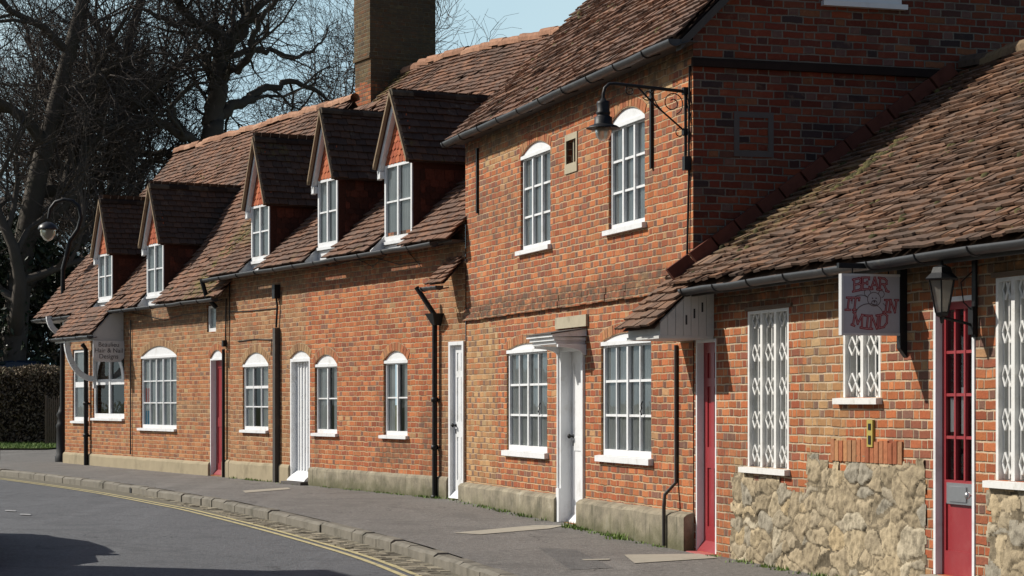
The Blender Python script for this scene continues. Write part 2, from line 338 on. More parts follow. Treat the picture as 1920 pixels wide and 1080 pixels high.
# ------------------------------------------------------------------ facade frames: x along the wall towards the viewer, y into the house, z up
class Frame:
    def __init__(s,far,near,base):
        s.O=Vector(far); s.N=Vector(near); d=(s.N-s.O); s.L=d.length; s.t=d/s.L; s.i=Vector((-s.t.y,s.t.x)); s.base=base
        s.rz=math.atan2(s.t.y,s.t.x)
    def u(s,px,out=0):
        k=(px-CX)/FPX; y=-out; O,t,i=s.O,s.t,s.i
        return (k*(O.y+y*i.y)-O.x-y*i.x)/(t.x-k*t.y)
    def depth(s,u,out=0): return s.O.y+u*s.t.y-out*s.i.y
    def z(s,py,u,out=0): return EYE+(HY-py)/FPX*s.depth(u,out)-s.base
    def inw(s,px,u):       # how far inwards along the line u=const this picture column is
        k=(px-CX)/FPX; X=s.O.x+u*s.t.x; Y=s.O.y+u*s.t.y
        return (k*Y-X)/(s.i.x-k*s.i.y)
    def rect(s,x0,x1,y0,y1,out=0):
        a,b=s.u(x0,out),s.u(x1,out); m=(a+b)/2; return a,b,s.z(y1,m,out),s.z(y0,m,out)
    def world(s,u,y,z): p=s.O+s.t*u+s.i*y; return Vector((p.x,p.y,z+s.base))
    def empty(s,name): return empty(name,(s.O.x,s.O.y,s.base),s.rz)
F1=Frame((-9.47,45.2),(-4.84,36.65),.16)
F2=Frame((-4.84,36.65),(-.62,28.35),.15)
F3=Frame((-.62,28.4),(1.74,20.5),.05)
F4=Frame((1.755,20.46),(1.755+.286*9,20.46-.958*9),0.0)

def arc(x0,x1,z,rise,n=10):
    if rise<=0: return [(x0,z),(x1,z)]
    c=(x1-x0)/2; rad=(c*c+rise*rise)/(2*rise); cz=z+rise-rad; a0=math.asin(min(1,c/rad)); m=(x0+x1)/2
    return [(m+rad*math.sin(-a0+2*a0*k/n), cz+rad*math.cos(-a0+2*a0*k/n)) for k in range(n+1)]

def wall(parent,name,outline,holes,mat,y=0.0,depth=.16):
    bm=bmesh.new(); edges=[]
    for loop in [outline]+holes:
        vs=[bm.verts.new((p[0],y,p[1])) for p in loop]
        for i in range(len(vs)): edges.append(bm.edges.new((vs[i],vs[(i+1)%len(vs)])))
    bmesh.ops.triangle_fill(bm,edges=edges,use_beauty=True,normal=(0,-1,0))
    mb=MB()
    for f in bm.faces:
        pts=[v.co.copy() for v in f.verts]
        if f.normal.y>0: pts.reverse()
        mb.face(pts)
    bm.free()
    for h in holes:
        for i in range(len(h)):
            a,b=h[i],h[(i+1)%len(h)]
            mb.face([(a[0],y,a[1]),(b[0],y,b[1]),(b[0],y+depth,b[1]),(a[0],y+depth,a[1])])
    return mb.build(name,mat,parent)

def voussoirs(parent,x0,x1,z,rise,mat,th=.12,y=-.004):
    mb=MB(); pts=arc(x0-.01,x1+.01,z,rise,max(6,int((x1-x0)/.078)))
    c=(x1-x0)/2+.01; rad=(c*c+rise*rise)/(2*rise); cz=z+rise-rad; mx=(x0+x1)/2
    for i in range(len(pts)-1):
        (ax,az),(bx,bz)=pts[i],pts[i+1]; g=.07
        def o(px,pz,k): d=Vector((px-mx,pz-cz)).normalized(); return (px+d.x*k,pz+d.y*k)
        a2=(ax+(bx-ax)*g,az+(bz-az)*g); b2=(bx-(bx-ax)*g,bz-(bz-az)*g); e=random.uniform(-.005,.005)
        A,B=o(*a2,.008),o(*b2,.008); C,D=o(*b2,th+e),o(*a2,th+e)
        mb.prism([A,B,C,D],'y',y-random.uniform(0,.004),.05,random.random())
    o1=mb.build('arch',mat,parent)
    mf=MB(); 
    for i in range(len(pts)-1):
        def o(p,k): d=Vector((p[0]-mx,p[1]-cz)).normalized(); return (p[0]+d.x*k,-.0015,p[1]+d.y*k)
        mf.face([o(pts[i],0),o(pts[i+1],0),o(pts[i+1],th+.008),o(pts[i],th+.008)])
    mf.build('arch_mortar',M['mortarfill'],o1)

def window(parent,x0,x1,z0,z1,cols,rows,rise=0,rec=.03,fr=.045,bar=.02,sill=(.06,.06),sillh=.05,mat=None,curt='curtain',midrail=None,gap=0,head=0,centre=False,name='window',cb=.042,thickbars=()):
    """returns the hole loop. z1 = springing of the arch; head = white board under it"""
    mat=mat or M['white']; mb=MB(); y=rec; D=.05
    hole=[(x0,z0),(x1,z0)]+[(p[0],p[1]) for p in arc(x0,x1,z1,rise)][::-1]
    if rise<=0: hole=[(x0,z0),(x1,z0),(x1,z1),(x0,z1)]
    else:
        board=arc(x0+.002,x1-.002,z1,rise)+[(x1-.002,z1-.012),(x0+.002,z1-.012)]
        mb.prism(board,'y',y-.012,y+D)
        mb.box(x0+.002,x1-.002,y-.03,y-.0125,z1-.03,z1+.012)
    mb.box(x0+.002,x0+fr,y,y+D,z0,z1-.0125); mb.box(x1-fr,x1-.002,y,y+D,z0,z1-.0125)
    mb.box(x0+fr,x1-fr,y,y+D,z1-fr,z1-.0125); mb.box(x0+fr,x1-fr,y,y+D,z0,z0+fr*1.3)
    ix0,ix1,iz0,iz1=x0+fr,x1-fr,z0+fr*1.3,z1-fr
    for c in range(1,cols):
        b=bar*1.9 if c in thickbars else bar
        x=ix0+(ix1-ix0)*c/cols; mb.box(x-b/2,x+b/2,y+(.004 if c not in thickbars else -.004),y+D-.008,iz0,iz1)
    for r in range(1,rows):
        z=iz0+(iz1-iz0)*r/rows; b=bar
        if midrail==r: b=bar*2.2
        xs=[ix0]+[ix0+(ix1-ix0)*c/cols for c in range(1,cols)]+[ix1]
        for a,b2 in zip(xs,xs[1:]): mb.box(a+bar*.5,b2-bar*.5,y+.008,y+D-.012,z-b/2,z+b/2)
    o=mb.build(name,mat,parent)
    pn=MB()
    for c in range(cols):
        for r in range(rows):
            a=ix0+(ix1-ix0)*c/cols; b=ix0+(ix1-ix0)*(c+1)/cols; d=iz0+(iz1-iz0)*r/rows; e=iz0+(iz1-iz0)*(r+1)/rows
            j=random.uniform(-.004,.004)
            pn.face([(a,y+.03+j,d),(b,y+.03-j,d),(b,y+.03-j,e),(a,y+.03+j,e)])
    pn.build('pane',M['glass'],o)
    if curt:
        cu=MB(); n=max(10,int((x1-x0)/.02)); yy=y+cb
        pv=None
        for k in range(n+1):
            x=x0+.004+(x1-x0-.008)*k/n; w=yy+.004*math.sin(k*1.3)+.003*math.sin(k*.61+x*7)
            if gap and pv and abs((x+pv[0])/2-(x0+x1)/2)<gap*(x1-x0): pv=(x,w); continue
            if pv: cu.face([(pv[0],pv[1],z0),(x,w,z0),(x,w,z1+rise),(pv[0],pv[1],z1+rise)],smooth=True)
            pv=(x,w)
        cu.build('curtain',M[curt],o)
        if gap: q_=MB(); q_.box(x0+.004,x1-.004,y+.2,y+.21,z0,z1+rise); q_.build('room_behind',M['room'],o)
    if sill is not None:
        s=MB(); s.hexa([(x0-sill[0],-.055,z0-sillh),(x1+sill[1],-.055,z0-sillh),(x1+sill[1],y+.02,z0-sillh),(x0-sill[0],y+.02,z0-sillh),
                        (x0-sill[0],-.055,z0-.008),(x1+sill[1],-.055,z0-.008),(x1+sill[1],y+.02,z0+.004),(x0-sill[0],y+.02,z0+.004)])
        s.build('sill',M['white'] if mat is not M['grill'] else M['grill'],o)
    return hole

def door(parent,x0,x1,z0,z1,rise,rec,mat,style,fanh=0,frame=None,jamb=.05,outset=0,handle=True,handle_side=1):
    frame=frame or M['white']; mb=MB(); D=.045
    a,b=x0+jamb,x1-jamb; zt=z1-jamb
    if rise<=0: hole=[(x0,z0),(x1,z0),(x1,z1),(x0,z1)]
    else: hole=[(x0,z0),(x1,z0)]+arc(x0,x1,z1,rise)[::-1]
    # leaf
    if style=='planks':
        n=6
        for k in range(n):
            p=a+(b-a)*k/n; q=a+(b-a)*(k+1)/n; mb.box(p+.004,q-.004,rec,rec+D,z0+.03,zt)
            mb.box(q-.012,q+.012,rec-.018,rec+D,z0+.12,zt-.02) if k<n-1 else None
        mb.box(a,b,rec+.01,rec+D-.002,z0+.03,zt)
        mb.hexa([(a,rec-.17,z0+.0),(b,rec-.17,z0+.0),(b,rec-.0005,z0+.0),(a,rec-.0005,z0+.0),(a,rec-.15,z0+.03),(b,rec-.15,z0+.03),(b,rec-.0005,z0+.16),(a,rec-.0005,z0+.16)])
    elif style=='panel':
        mb.box(a,b,rec+.012,rec+D,z0,zt)
        w=b-a; st=.095
        xs=[(a,a+st),((a+b)/2-st*.4,(a+b)/2+st*.4),(b-st,b)]
        for p,q in xs: mb.box(p,q,rec,rec+.0118,z0,zt)
        H=zt-z0
        for lo,hi in [(0,.12),(.40,.50),(.79,.83),(.95,1)]:
            for (p,q),(p2,q2) in zip(xs,xs[1:]): mb.box(q,p2,rec,rec+.0118,z0+lo*H,z0+hi*H)
        mb.hexa([(a,rec-.07,z0-.0),(b,rec-.07,z0),(b,rec-.0005,z0),(a,rec-.0005,z0),(a,rec-.06,z0+.02),(b,rec-.06,z0+.02),(b,rec-.0005,z0+.10),(a,rec-.0005,z0+.10)])
    elif style=='glazed':
        H=zt-z0; zs=z0+H*.35; st=.055
        mb.box(a,a+st,rec,rec+D,z0,zt); mb.box(b-st,b,rec,rec+D,z0,zt); mb.box(a+st,b-st,rec,rec+D,zt-st,zt)
        mb.box(a+st,b-st,rec,rec+D,zs-.17,zs); mb.box(a+st,b-st,rec+.014,rec+D,z0+.18,zs-.17); mb.box(a+st,b-st,rec,rec+D,z0,z0+.18)
        ip,iq=a+st,b-st
        for k in (1,2): x=ip+(iq-ip)*k/3; mb.box(x-.012,x+.012,rec-.004,rec+D-.01,zs,zt-st)
        for k in range(1,4): z=zs+(zt-st-zs)*k/4; [mb.box(ip+(iq-ip)*c/3+.012,ip+(iq-ip)*(c+1)/3-.012,rec,rec+D-.014,z-.011,z+.011) for c in range(3)]
    elif style=='plain':
        mb.box(a,b,rec+.01,rec+D,z0,zt)
        for lo,hi in [(0,.1),(.42,.5),(.93,1)]: mb.box(a,b,rec,rec+.0098,z0+lo*(zt-z0),z0+hi*(zt-z0))
        for p,q in [(a,a+.09),(b-.09,b)]:
            for lo,hi in [(.1,.42),(.5,.93)]: mb.box(p,q,rec,rec+.0098,z0+lo*(zt-z0),z0+hi*(zt-z0))
        mb.hexa([(a,rec-.06,z0),(b,rec-.06,z0),(b,rec-.0005,z0),(a,rec-.0005,z0),(a,rec-.055,z0+.02),(b,rec-.055,z0+.02),(b,rec-.0005,z0+.09),(a,rec-.0005,z0+.09)])
    o=mb.build('door',mat,parent)
    if style=='glazed':
        pn=MB(); pn.face([(ip,rec+.02,zs),(iq,rec+.02,zs),(iq,rec+.02,zt-st),(ip,rec+.02,zt-st)]); pn.build('pane',M['glass'],o)
        dk=MB(); dk.box(ip,iq,rec+.30,rec+.31,zs,zt-st); dk.build('room_behind',M['dim'],o)
        dk=MB(); dk.box(ip+.02,ip+(iq-ip)*.3,rec+.03,rec+.034,zs+(zt-zs)*.27,zs+(zt-zs)*.46); dk.box(ip+(iq-ip)*.42,ip+(iq-ip)*.62,rec+.03,rec+.034,zs+(zt-zs)*.26,zs+(zt-zs)*.52); dk.build('paper_notice',M['signwhite'],o)
        lk=MB(); lk.box(a+.09,b-.06,rec-.012,rec-.0005,zs-.175,zs-.02); lk.box(a+.14,b-.15,rec-.022,rec-.0125,zs-.155,zs-.045); lk.build('letter_plate',M['steel'],o)
    fm=MB(); y0=-outset
    fm.box(x0+.001,a,y0,rec+D+.02,z0,z1-.001); fm.box(b,x1-.001,y0,rec+D+.02,z0,z1-.001); fm.box(a,b,y0,rec+D+.02,zt,z1-.001)
    if rise>0:
        fm.prism(arc(x0+.001,x1-.001,z1,rise)+[(x1-.001,z1),(x0+.001,z1)],'y',.02,rec+D)
    fm.build('door_frame',frame,o)
    if handle:
        h=MB(); hx=b-.07 if handle_side>0 else a+.07; hz=z0+.98 if style!='glazed' else zs-.10
        h.lathe([(0,.0),(.022,.0),(.022,.008),(.01,.012),(.01,.03),(.024,.04),(.027,.055),(.018,.068),(0,.07)],(0,0,0),12)
        h.v=[(hx+v[0],rec-v[2],hz+v[1]) for v in h.v]
        h.box(hx-.012,hx+.012,rec-.006,rec-.0005,hz-.11,hz-.05)
        h.build('handle',M['steel'] if style=='glazed' else M['black'],o)
    return hole,o

# ------------------------------------------------------------------ roof tiling
def tiles(mb,O,A,U,La,Lb,inside=None,w=.165,g=.118,lift=.038,th=.022,jit=1.0,sag=None,b0=0.0,shape='flat',a0=0.0,bias=0):
    O,A,U=Vector(O),Vector(A).normalized(),Vector(U).normalized(); N=A.cross(U)
    rows=int((Lb-b0)/g)+1
    for j in range(rows):
        b=b0+j*g; off=(w/2 if j%2 else 0)+random.uniform(-.01,.01)*jit; rowlift=random.uniform(0,.006)*jit
        n=int((La-a0)/w)+2
        for k in range(n):
            a=a0+k*w+off-w/2
            wf=w; e_=a0+random.uniform(-.006,.006)
            if a<e_: wf=a+w-e_; a=e_
            if a+wf>La: wf=La-a
            if wf<.05: continue
            if inside and not inside(a+wf/2,b+g*.5): continue
            ga=.004; j1=random.gauss(0,.0035)*jit; j2=random.gauss(0,.0035)*jit; db=random.gauss(0,.006)*jit; rr=random.random()
            if random.random()<.05*jit: j1+=random.uniform(.003,.014); db+=random.uniform(-.02,.01)
            if jit>1.1 and random.random()<.003: continue
            s=sag(a,b) if sag else 0; s2=sag(a,b+g*1.5) if sag else 0
            rr=min(1,max(0,rr*.75+.25*noise.noise(Vector((a*.8,b*.8,bias)))+.12+bias))
            B0=b+db; T=b+g*1.55
            lo=lift+rowlift+s; hi=.004+s2
            tw=random.uniform(-.006,.006)*jit
            q=[(a+ga,B0,lo+j1),(a+wf-ga,B0+tw,lo+j2),(a+wf-ga,T,hi),(a+ga,T,hi)]
            P=lambda p,dn=0: O+A*p[0]+U*p[1]+N*(p[2]-dn)
            if shape=='flat':
                v=[P(p) for p in q]+[P(p,th) for p in q[:2]]+[P(q[2],.004),P(q[3],.004)]
                b_=len(mb.v); mb.v.extend([tuple(x) for x in v])
                for f in ((0,1,2,3),(4,5,1,0),(5,6,2,1),(7,4,0,3)): mb.f.append(tuple(b_+i for i in f)); mb.r.append(rr)
            else:
                m=(a+wf/2,B0-g*.28,lo+(j1+j2)/2); l1=(a+ga+wf*.16,B0-g*.14,lo+j1); l2=(a+wf-ga-wf*.16,B0-g*.14,lo+j2)
                ring=[q[3],q[0],l1,m,l2,q[1],q[2]]
                v=[P(p) for p in ring]+[P(p,th) for p in ring]; b_=len(mb.v); mb.v.extend([tuple(x) for x in v]); n7=7
                mb.f.append(tuple(b_+i for i in range(7))); mb.r.append(rr)
                for i in range(6): mb.f.append((b_+i,b_+i+n7,b_+i+1+n7,b_+i+1)); mb.r.append(rr)
def underlay(mb,pts,rnd=.1):
    mb.face(pts,rnd)
def ridge_tiles(parent,p0,p1,mat,r=.10,L=.42,wav=.012,name='ridge'):
    p0,p1=Vector(p0),Vector(p1); d=(p1-p0); n=max(1,int(d.length/L)); t=d.normalized(); s=Vector((-t.y,t.x,0)).normalized(); up=s.cross(t)*-1
    up=t.cross(s); 
    if up.z<0: up=-up
    mb=MB()
    for k in range(n):
        a=p0+d*(k/n)+up*random.uniform(-wav,wav); b=p0+d*((k+1)/n+.01)+up*random.uniform(-wav,wav); ra=r*1.08; rb=r*.98; vs=[]
        m=7
        for (c,rr) in ((a,ra),(b,rb)):
            for i in range(m):
                an=math.pi*(-.08+1.16*i/(m-1)); vs.append(c+s*math.cos(an)*rr+up*(math.sin(an)*rr-.045))
        q=random.random()
        mb.idx(vs,[(i,i+1,m+i+1,m+i) for i in range(m-1)]+[tuple(range(m))],q)
    return mb.build(name,mat,parent)
def gutter(parent,p0,p1,r=.058,mat=None,brk=.9,name='gutter'):
    p0,p1=Vector(p0),Vector(p1); d=p1-p0; t=d.normalized(); s=Vector((-t.y,t.x,0)).normalized(); mb=MB(); n=8; m=14
    ring=lambda c,rr:[c+s*math.cos(math.pi+math.pi*i/n)*rr+Vector((0,0,1))*math.sin(math.pi+math.pi*i/n)*rr for i in range(n+1)]
    cs=[p0+d*k/m+Vector((0,0,random.uniform(-.006,.006))) for k in range(m+1)]
    vs=[];fs=[]
    for c in cs: vs+=ring(c,r)+ring(c,r-.005)
    W=2*(n+1)
    for k in range(m):
        for i in range(n):
            fs.append((k*W+i,k*W+i+1,(k+1)*W+i+1,(k+1)*W+i)); fs.append((k*W+n+1+i+1,k*W+n+1+i,(k+1)*W+n+1+i,(k+1)*W+n+1+i+1))
    for i in (0,n): 
        for k in range(m): fs.append((k*W+i,(k+1)*W+i,(k+1)*W+n+1+i,k*W+n+1+i))
    mb.idx(vs,fs,.5,True)
    q=int(d.length/brk)+1
    for k in range(q+1):
        c=p0+d*min(1,(k+.1)/q); rg=ring(c,r+.004); mb.tube([p+t*0 for p in rg],.008,5)
        mb.tube([c+s*0+Vector((0,0,-r)),c+s*(.14)+Vector((0,0,-.02))],.008,5)
    for e in (p0,p1): mb.idx(ring(e,r),[tuple(range(n+1))])
    return mb.build(name,mat or M['gutter'],parent)

# sag shared by the old roofs
def sagger(k,seed):
    return lambda a,b: k*(noise.noise(Vector((a*.45+seed,b*.35,seed)))+.5*noise.noise(Vector((a*1.6,b*1.3,seed+4))))

TM=tilemat('old_clay_tiles',TILES,.2,.2,.4)
# ================================================================== HOUSE 3: two-storey brick house
H3=tag(F3.empty('brick_house'),'tall two storey orange brick house with arched upstairs windows and a white door hood','house')
W=F3.L; holes=[]; EAVE3=F3.z(262,0,.2); 
gz=lambda px,py: F3.z(py,F3.u(px))
STR=gz(1050,573)      # string course height
def win3(x0,x1,ys,yc,yb,cols,rows,**k):
    a,b,z0,z1=F3.rect(x0,x1,ys,yb); rise=(yc and F3.z(yc,(a+b)/2)-z1) or 0
    h=window(H3,a,b,z0,z1,cols,rows,rise,**k); holes.append(h); return a,b,z0,z1,rise
u1=win3(976,1032,286,266,464,3,3,rec=.03,fr=.04,bar=.024,thickbars=(1,2),sillh=.06)
u2=win3(1141,1209,228,202,424,3,3,rec=.03,fr=.04,bar=.024,thickbars=(1,2),sillh=.06)
g1=win3(950,1026,656,644,846,4,3,rec=.025,fr=.05,bar=.026,thickbars=(2,),sillh=.07)
g2=win3(1127,1221,640,624,856,4,3,rec=.025,fr=.05,bar=.026,thickbars=(2,),sillh=.07)
for g in (g1,g2):
    hk=MB()
    x=g[0]+(g[1]-g[0])*.80; z=g[2]+(g[3]-g[2])*.42; hk.tube([(x,.02,z+.07),(x+.006,.0,z+.03),(x,.012,z),(x+.02,-.01,z-.03),(x,.01,z-.07)],.007,5)
    hk.build('window_catch',M['black'],H3)
a,b,z0,z1=F3.rect(1053,1097,648,980); z0=F3.z(978,a)
h,d3=door(H3,a,b,z0,z1,0,.10,M['white'],'plain',jamb=.06,outset=.03,handle_side=-1); holes.append(h)
DA,DB,DZ1=a,b,z1
base=-.4
hv=F3.rect(1063,1081,262,306)
vh=[(hv[0],hv[2]),(hv[1],hv[2]),(hv[1],hv[3]),(hv[0],hv[3])]; holes.append(vh)
yel=(-1,F3.u(932),-.4,STR-.1)
BR3=brick('orange_flemish_brick',ORANGE,YELLOW,[yel,(F3.u(905),F3.u(975),STR+1.9,EAVE3),(F3.u(1205),F3.u(1262),EAVE3-.5,EAVE3+.2)],0,.42,stain=.4,
  dark_rects=[(-1,9,STR-.04,STR+.22,.75),(-1,9,EAVE3-.25,EAVE3+.3,.75),(F3.u(880),F3.u(970),STR+1.0,STR+1.6,.3)],wob=.008)  # darker bands at the string course and under the eaves
wall(H3,'front_wall',[(0,base),(W,base),(W,EAVE3+.1),(0,EAVE3+.1)],holes,BR3)
# back boards behind the small vent
vb=MB(); vb.box(hv[0]+.01,hv[1]-.01,.06,.09,hv[2]+.01,hv[3]-.01); vo=vb.build('vent',M['dim'],H3)
vb=MB(); k=.045
vb.box(hv[0]-k,hv[1]+k,-.012,.02,hv[3]-.0,hv[3]+k*1.6); vb.box(hv[0]-k,hv[1]+k,-.015,.02,hv[2]-k*2.4,hv[2]); vb.box(hv[0]-k,hv[0],-.012,.02,hv[2],hv[3]); vb.box(hv[1],hv[1]+k,-.012,.02,hv[2],hv[3]); vb.box((hv[0]+hv[1])/2-.012,(hv[0]+hv[1])/2+.012,.02,.045,hv[2],hv[3])
vb.build('stone_surround',M['stonegrey'],vo)
for g in (g1,g2,u1,u2): voussoirs(H3,g[0],g[1],g[3],g[4],M['voussoir'],.11)
# string course: two projecting courses with a worn edge
sc=MB(); n=40; xs=[W*k/n for k in range(n+1)]
for k in range(n):
    j=random.uniform(-.006,.004); e=random.uniform(-.006,.006)
    if g2[0]-.02<xs[k]<g2[0]-1: continue
    sc.box(xs[k],xs[k+1],-.045+j,-.002,STR-.03+e,STR+.045+e); sc.box(xs[k],xs[k+1],-.028+j,-.002,STR+.046+e,STR+.12)
sc.build('string_course',BR3,H3)
# plinth with chamfered top
def plinth(H,x0,x1,z0,z1,mat,proj=.05,name='plinth'):
    mb=MB(); n=max(2,int((x1-x0)/.08)); pv=None
    for k in range(n+1):
        a=x0+(x1-x0)*k/n; e=.012*noise.noise(Vector((a*3,z1,x0)))+.006*noise.noise(Vector((a*11,z1,3))); pf=[(a,-proj+e*.4,z0),(a,-proj+e*.4,z1-.05+e),(a,-proj*.7,z1-.022+e),(a,-.003,z1+e*.5)]
        if pv: mb.idx(pv+pf,[(0,4,5,1),(1,5,6,2),(2,6,7,3)])
        if k in (0,n): mb.face([pf[0],pf[1],pf[2],pf[3],(a,-.003,z0)])
        pv=pf
    return mb.build(name,mat,H)
plinth(H3,-.04,DA-.01,base,F3.z(914,F3.u(950)),M['plinth'],.09)
plinth(H3,DB+.01,W+.03,base,F3.z(945,F3.u(1180)),M['plinth'],.11)
# gable wall facing the viewer
S3=1.0; E3y=-.2; RD=3.3; zr=EAVE3+S3*(RD-E3y)
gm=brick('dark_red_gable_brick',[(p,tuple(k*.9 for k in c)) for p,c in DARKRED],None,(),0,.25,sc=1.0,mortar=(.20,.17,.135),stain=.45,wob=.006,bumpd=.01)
def gable(x,flip,mat,name):
    bm=MB(); pts=[(0,base),(2*RD,base),(2*RD,EAVE3+.15),(RD,zr-.05),(0,EAVE3+.15)]
    P=[(x,p[0],p[1]) for p in pts]
    bm.face([P[0],P[1],P[2],P[4]] if flip else [P[4],P[2],P[1],P[0]]); bm.face([P[4],P[2],P[3]]); return bm.build(name,mat,H3)
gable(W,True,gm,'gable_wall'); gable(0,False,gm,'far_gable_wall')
zb=F3.z(118,W); bd=MB(); bd.box(W+.002,W+.055,-.02,6,zb-.035,zb+.02); bd.box(W+.002,W+.035,-.02,6,zb+.021,zb+.05); bd.build('drip_course',plain('dark_drip_brick',(.030,.020,.017),.9,.1,.3,9,.5),H3)
# blocked opening outline
ty=lambda px: F3.inw(px,W); tz=lambda px,py: EYE+(HY-py)/FPX*(F3.O.y+W*F3.t.y+ty(px)*F3.i.y)-F3.base
y0,y1=ty(1376),ty(1450); za,zc=tz(1410,294),tz(1410,210); bo=MB(); k=.055
for (p,q,r_,s_) in ((y0,y1,zc-k,zc),(y0,y1,za,za+k),(y0,y0+k,za+k,zc-k),(y1-k,y1,za+k,zc-k)): bo.box(W+.001,W+.008,p,q,r_,s_)
bo.build('cement_outline',M['cement'],H3)
# gable window at the top edge of the picture
y0,y1=ty(1548),ty(1688); zz=tz(1610,6); gw=MB(); gw.box(W+.001,W+.03,y0,y0+.05,zz,zz+1.0); gw.box(W+.001,W+.03,y1-.05,y1,zz,zz+1.0); gw.box(W+.001,W+.03,y0+.05,y1-.05,zz+.95,zz+1); gw.box(W+.001,W+.03,y0+.05,y1-.05,zz,zz+.06)
gw.box(W+.001,W+.028,(y0+y1)/2-.02,(y0+y1)/2+.02,zz+.06,zz+.95); gwo=gw.build('gable_window',M['white'],H3)
q=MB(); q.box(W+.001,W+.012,y0+.05,y1-.05,zz+.06,zz+.95); q.build('pane',M['carglass'],gwo)
q=MB(); q.box(W+.001,W+.07,y0-.05,y1+.05,zz-.05,zz-.001); q.build('sill',M['white'],gwo)
# roof
rf=MB(); sl=math.hypot(RD-E3y,S3*(RD-E3y)); sg=sagger(.035,3)
A=(1,0,0); U=(0,1,S3); x0r=-.10; x1r=W+.16
tiles(rf,(x0r,E3y-.03,EAVE3-.02),A,U,x1r-x0r,sl,None,sag=sg,jit=1.2,bias=.02)
rf.face([(x0r,E3y,EAVE3-.03),(x1r,E3y,EAVE3-.03),(x1r,RD,zr-.04),(x0r,RD,zr-.04)]); rf.face([(x0r,RD,zr-.02),(x1r,RD,zr-.02),(x1r,2*RD+.2,EAVE3),(x0r,2*RD+.2,EAVE3)])
r3=rf.build('roof',tilemat('tall_house_tiles',[(p,tuple(k*1.02 for k in c)) for p,c in TILES],.12,.22,.35),H3)
ridge_tiles(r3,(x0r,RD,zr+.04),(x1r,RD,zr+.04),M['ridge'])
vg=MB(); vg.hexa([(W+.02,E3y+.02,EAVE3-.13),(W+.15,E3y+.02,EAVE3-.13),(W+.15,RD,zr-.17),(W+.02,RD,zr-.17),(W+.02,E3y+.02,EAVE3-.035),(W+.15,E3y+.02,EAVE3-.035),(W+.15,RD,zr-.06),(W+.02,RD,zr-.06)]); vg.build('verge_board',M['pipe'],r3)
sf=MB(); sf.box(x0r,x1r-.02,E3y+.01,-.003,EAVE3-.05,EAVE3-.038); sf.build('soffit',M['pipe'],r3)
gutter(r3,(x0r-.05,E3y-.045,EAVE3-.03),(x1r,E3y-.045,EAVE3-.035),.062)
# tie bars
for (px,ya,yb) in ((897,278,400),(1224,168,316)):
    u=F3.u(px); za,zc=F3.z(yb,u),F3.z(ya,u); tb=MB(); tb.box(u-.022,u+.022,-.03,-.002,za,zc); tb.build('tie_bar',M['black'],H3)
# door hood
hz=F3.z(622,DB); hd=MB(); ha,hb=DA-.08,DB+.06; pr=.40
hd.hexa([(ha,-pr,hz-.06),(hb,-pr,hz-.06),(hb,-.002,hz-.05),(ha,-.002,hz-.05),(ha,-pr,hz-.03),(hb,-pr,hz-.03),(hb,-.002,hz+.03),(ha,-.002,hz+.03)])
hd.box(ha+.03,hb-.03,-pr+.03,-.002,hz-.10,hz-.062); hd.box(ha+.05,hb-.05,-pr+.06,-.002,hz-.135,hz-.102)
for x in (DA-.04,DB+.0):
    pf=[(-.003,hz-.14),(-pr+.07,hz-.14)]+[(-pr+.07+(pr-.12)*math.sin(k/8*math.pi/2)*1.0,hz-.14-.07*(1-math.cos(k/8*math.pi/2))-.03) for k in range(9)]+[(-.003,hz-.26)]
    hd.prism(pf,'x',x,x+.05)
hh=hd.build('door_hood',M['white'],H3)
ld=MB(); ld.hexa([(ha-.02,-pr-.02,hz-.028),(hb+.02,-pr-.02,hz-.028),(hb+.02,-.003,hz+.032),(ha-.02,-.003,hz+.032),(ha-.02,-pr-.02,hz-.018),(hb+.02,-pr-.02,hz-.018),(hb+.02,-.003,hz+.044),(ha-.02,-.003,hz+.044)]); ld.build('lead_cap',M['cement'],hh)
lt=MB(); lt.box(F3.u(1046),F3.u(1104),-.035,-.002,F3.z(612,DB),F3.z(590,DB)); lt.build('stone_lintel_remnant',M['stonegrey'],H3)
# pilaster base of door
pb=MB(); pb.box(DA-.03,DA+.075,-.06,-.031,F3.z(978,DA),F3.z(915,DA)); pb.box(DA-.03,DA-.0,-.05,-.003,F3.z(915,DA),hz-.16); pb.build('door_pilaster',M['white'],H3)
# wires and pipe
wr=MB(); u=F3.u(1276); wr.tube([(W-.05,-.015,EAVE3-.25),(W-.06,-.02,EAVE3-.9),(W-.07,-.015,EAVE3-1.3),(W-.10,-.02,EAVE3-2.0),(W-.14,-.012,EAVE3-2.4)],.012,6); wr.box(W-.11,W-.04,-.07,-.003,F3.z(318,W),F3.z(292,W)); wr.build('cable',M['black'],H3)
up=F3.u(1271); wr=MB(); wr.tube([(up,-.02,STR-.55),(up,-.02,.62),(up-.02,-.13,.50),(up-.03,-.135,.38),(up-.03,-.135,.0)],.02,8)
wr.build('drain_pipe',M['pipe'],H3)

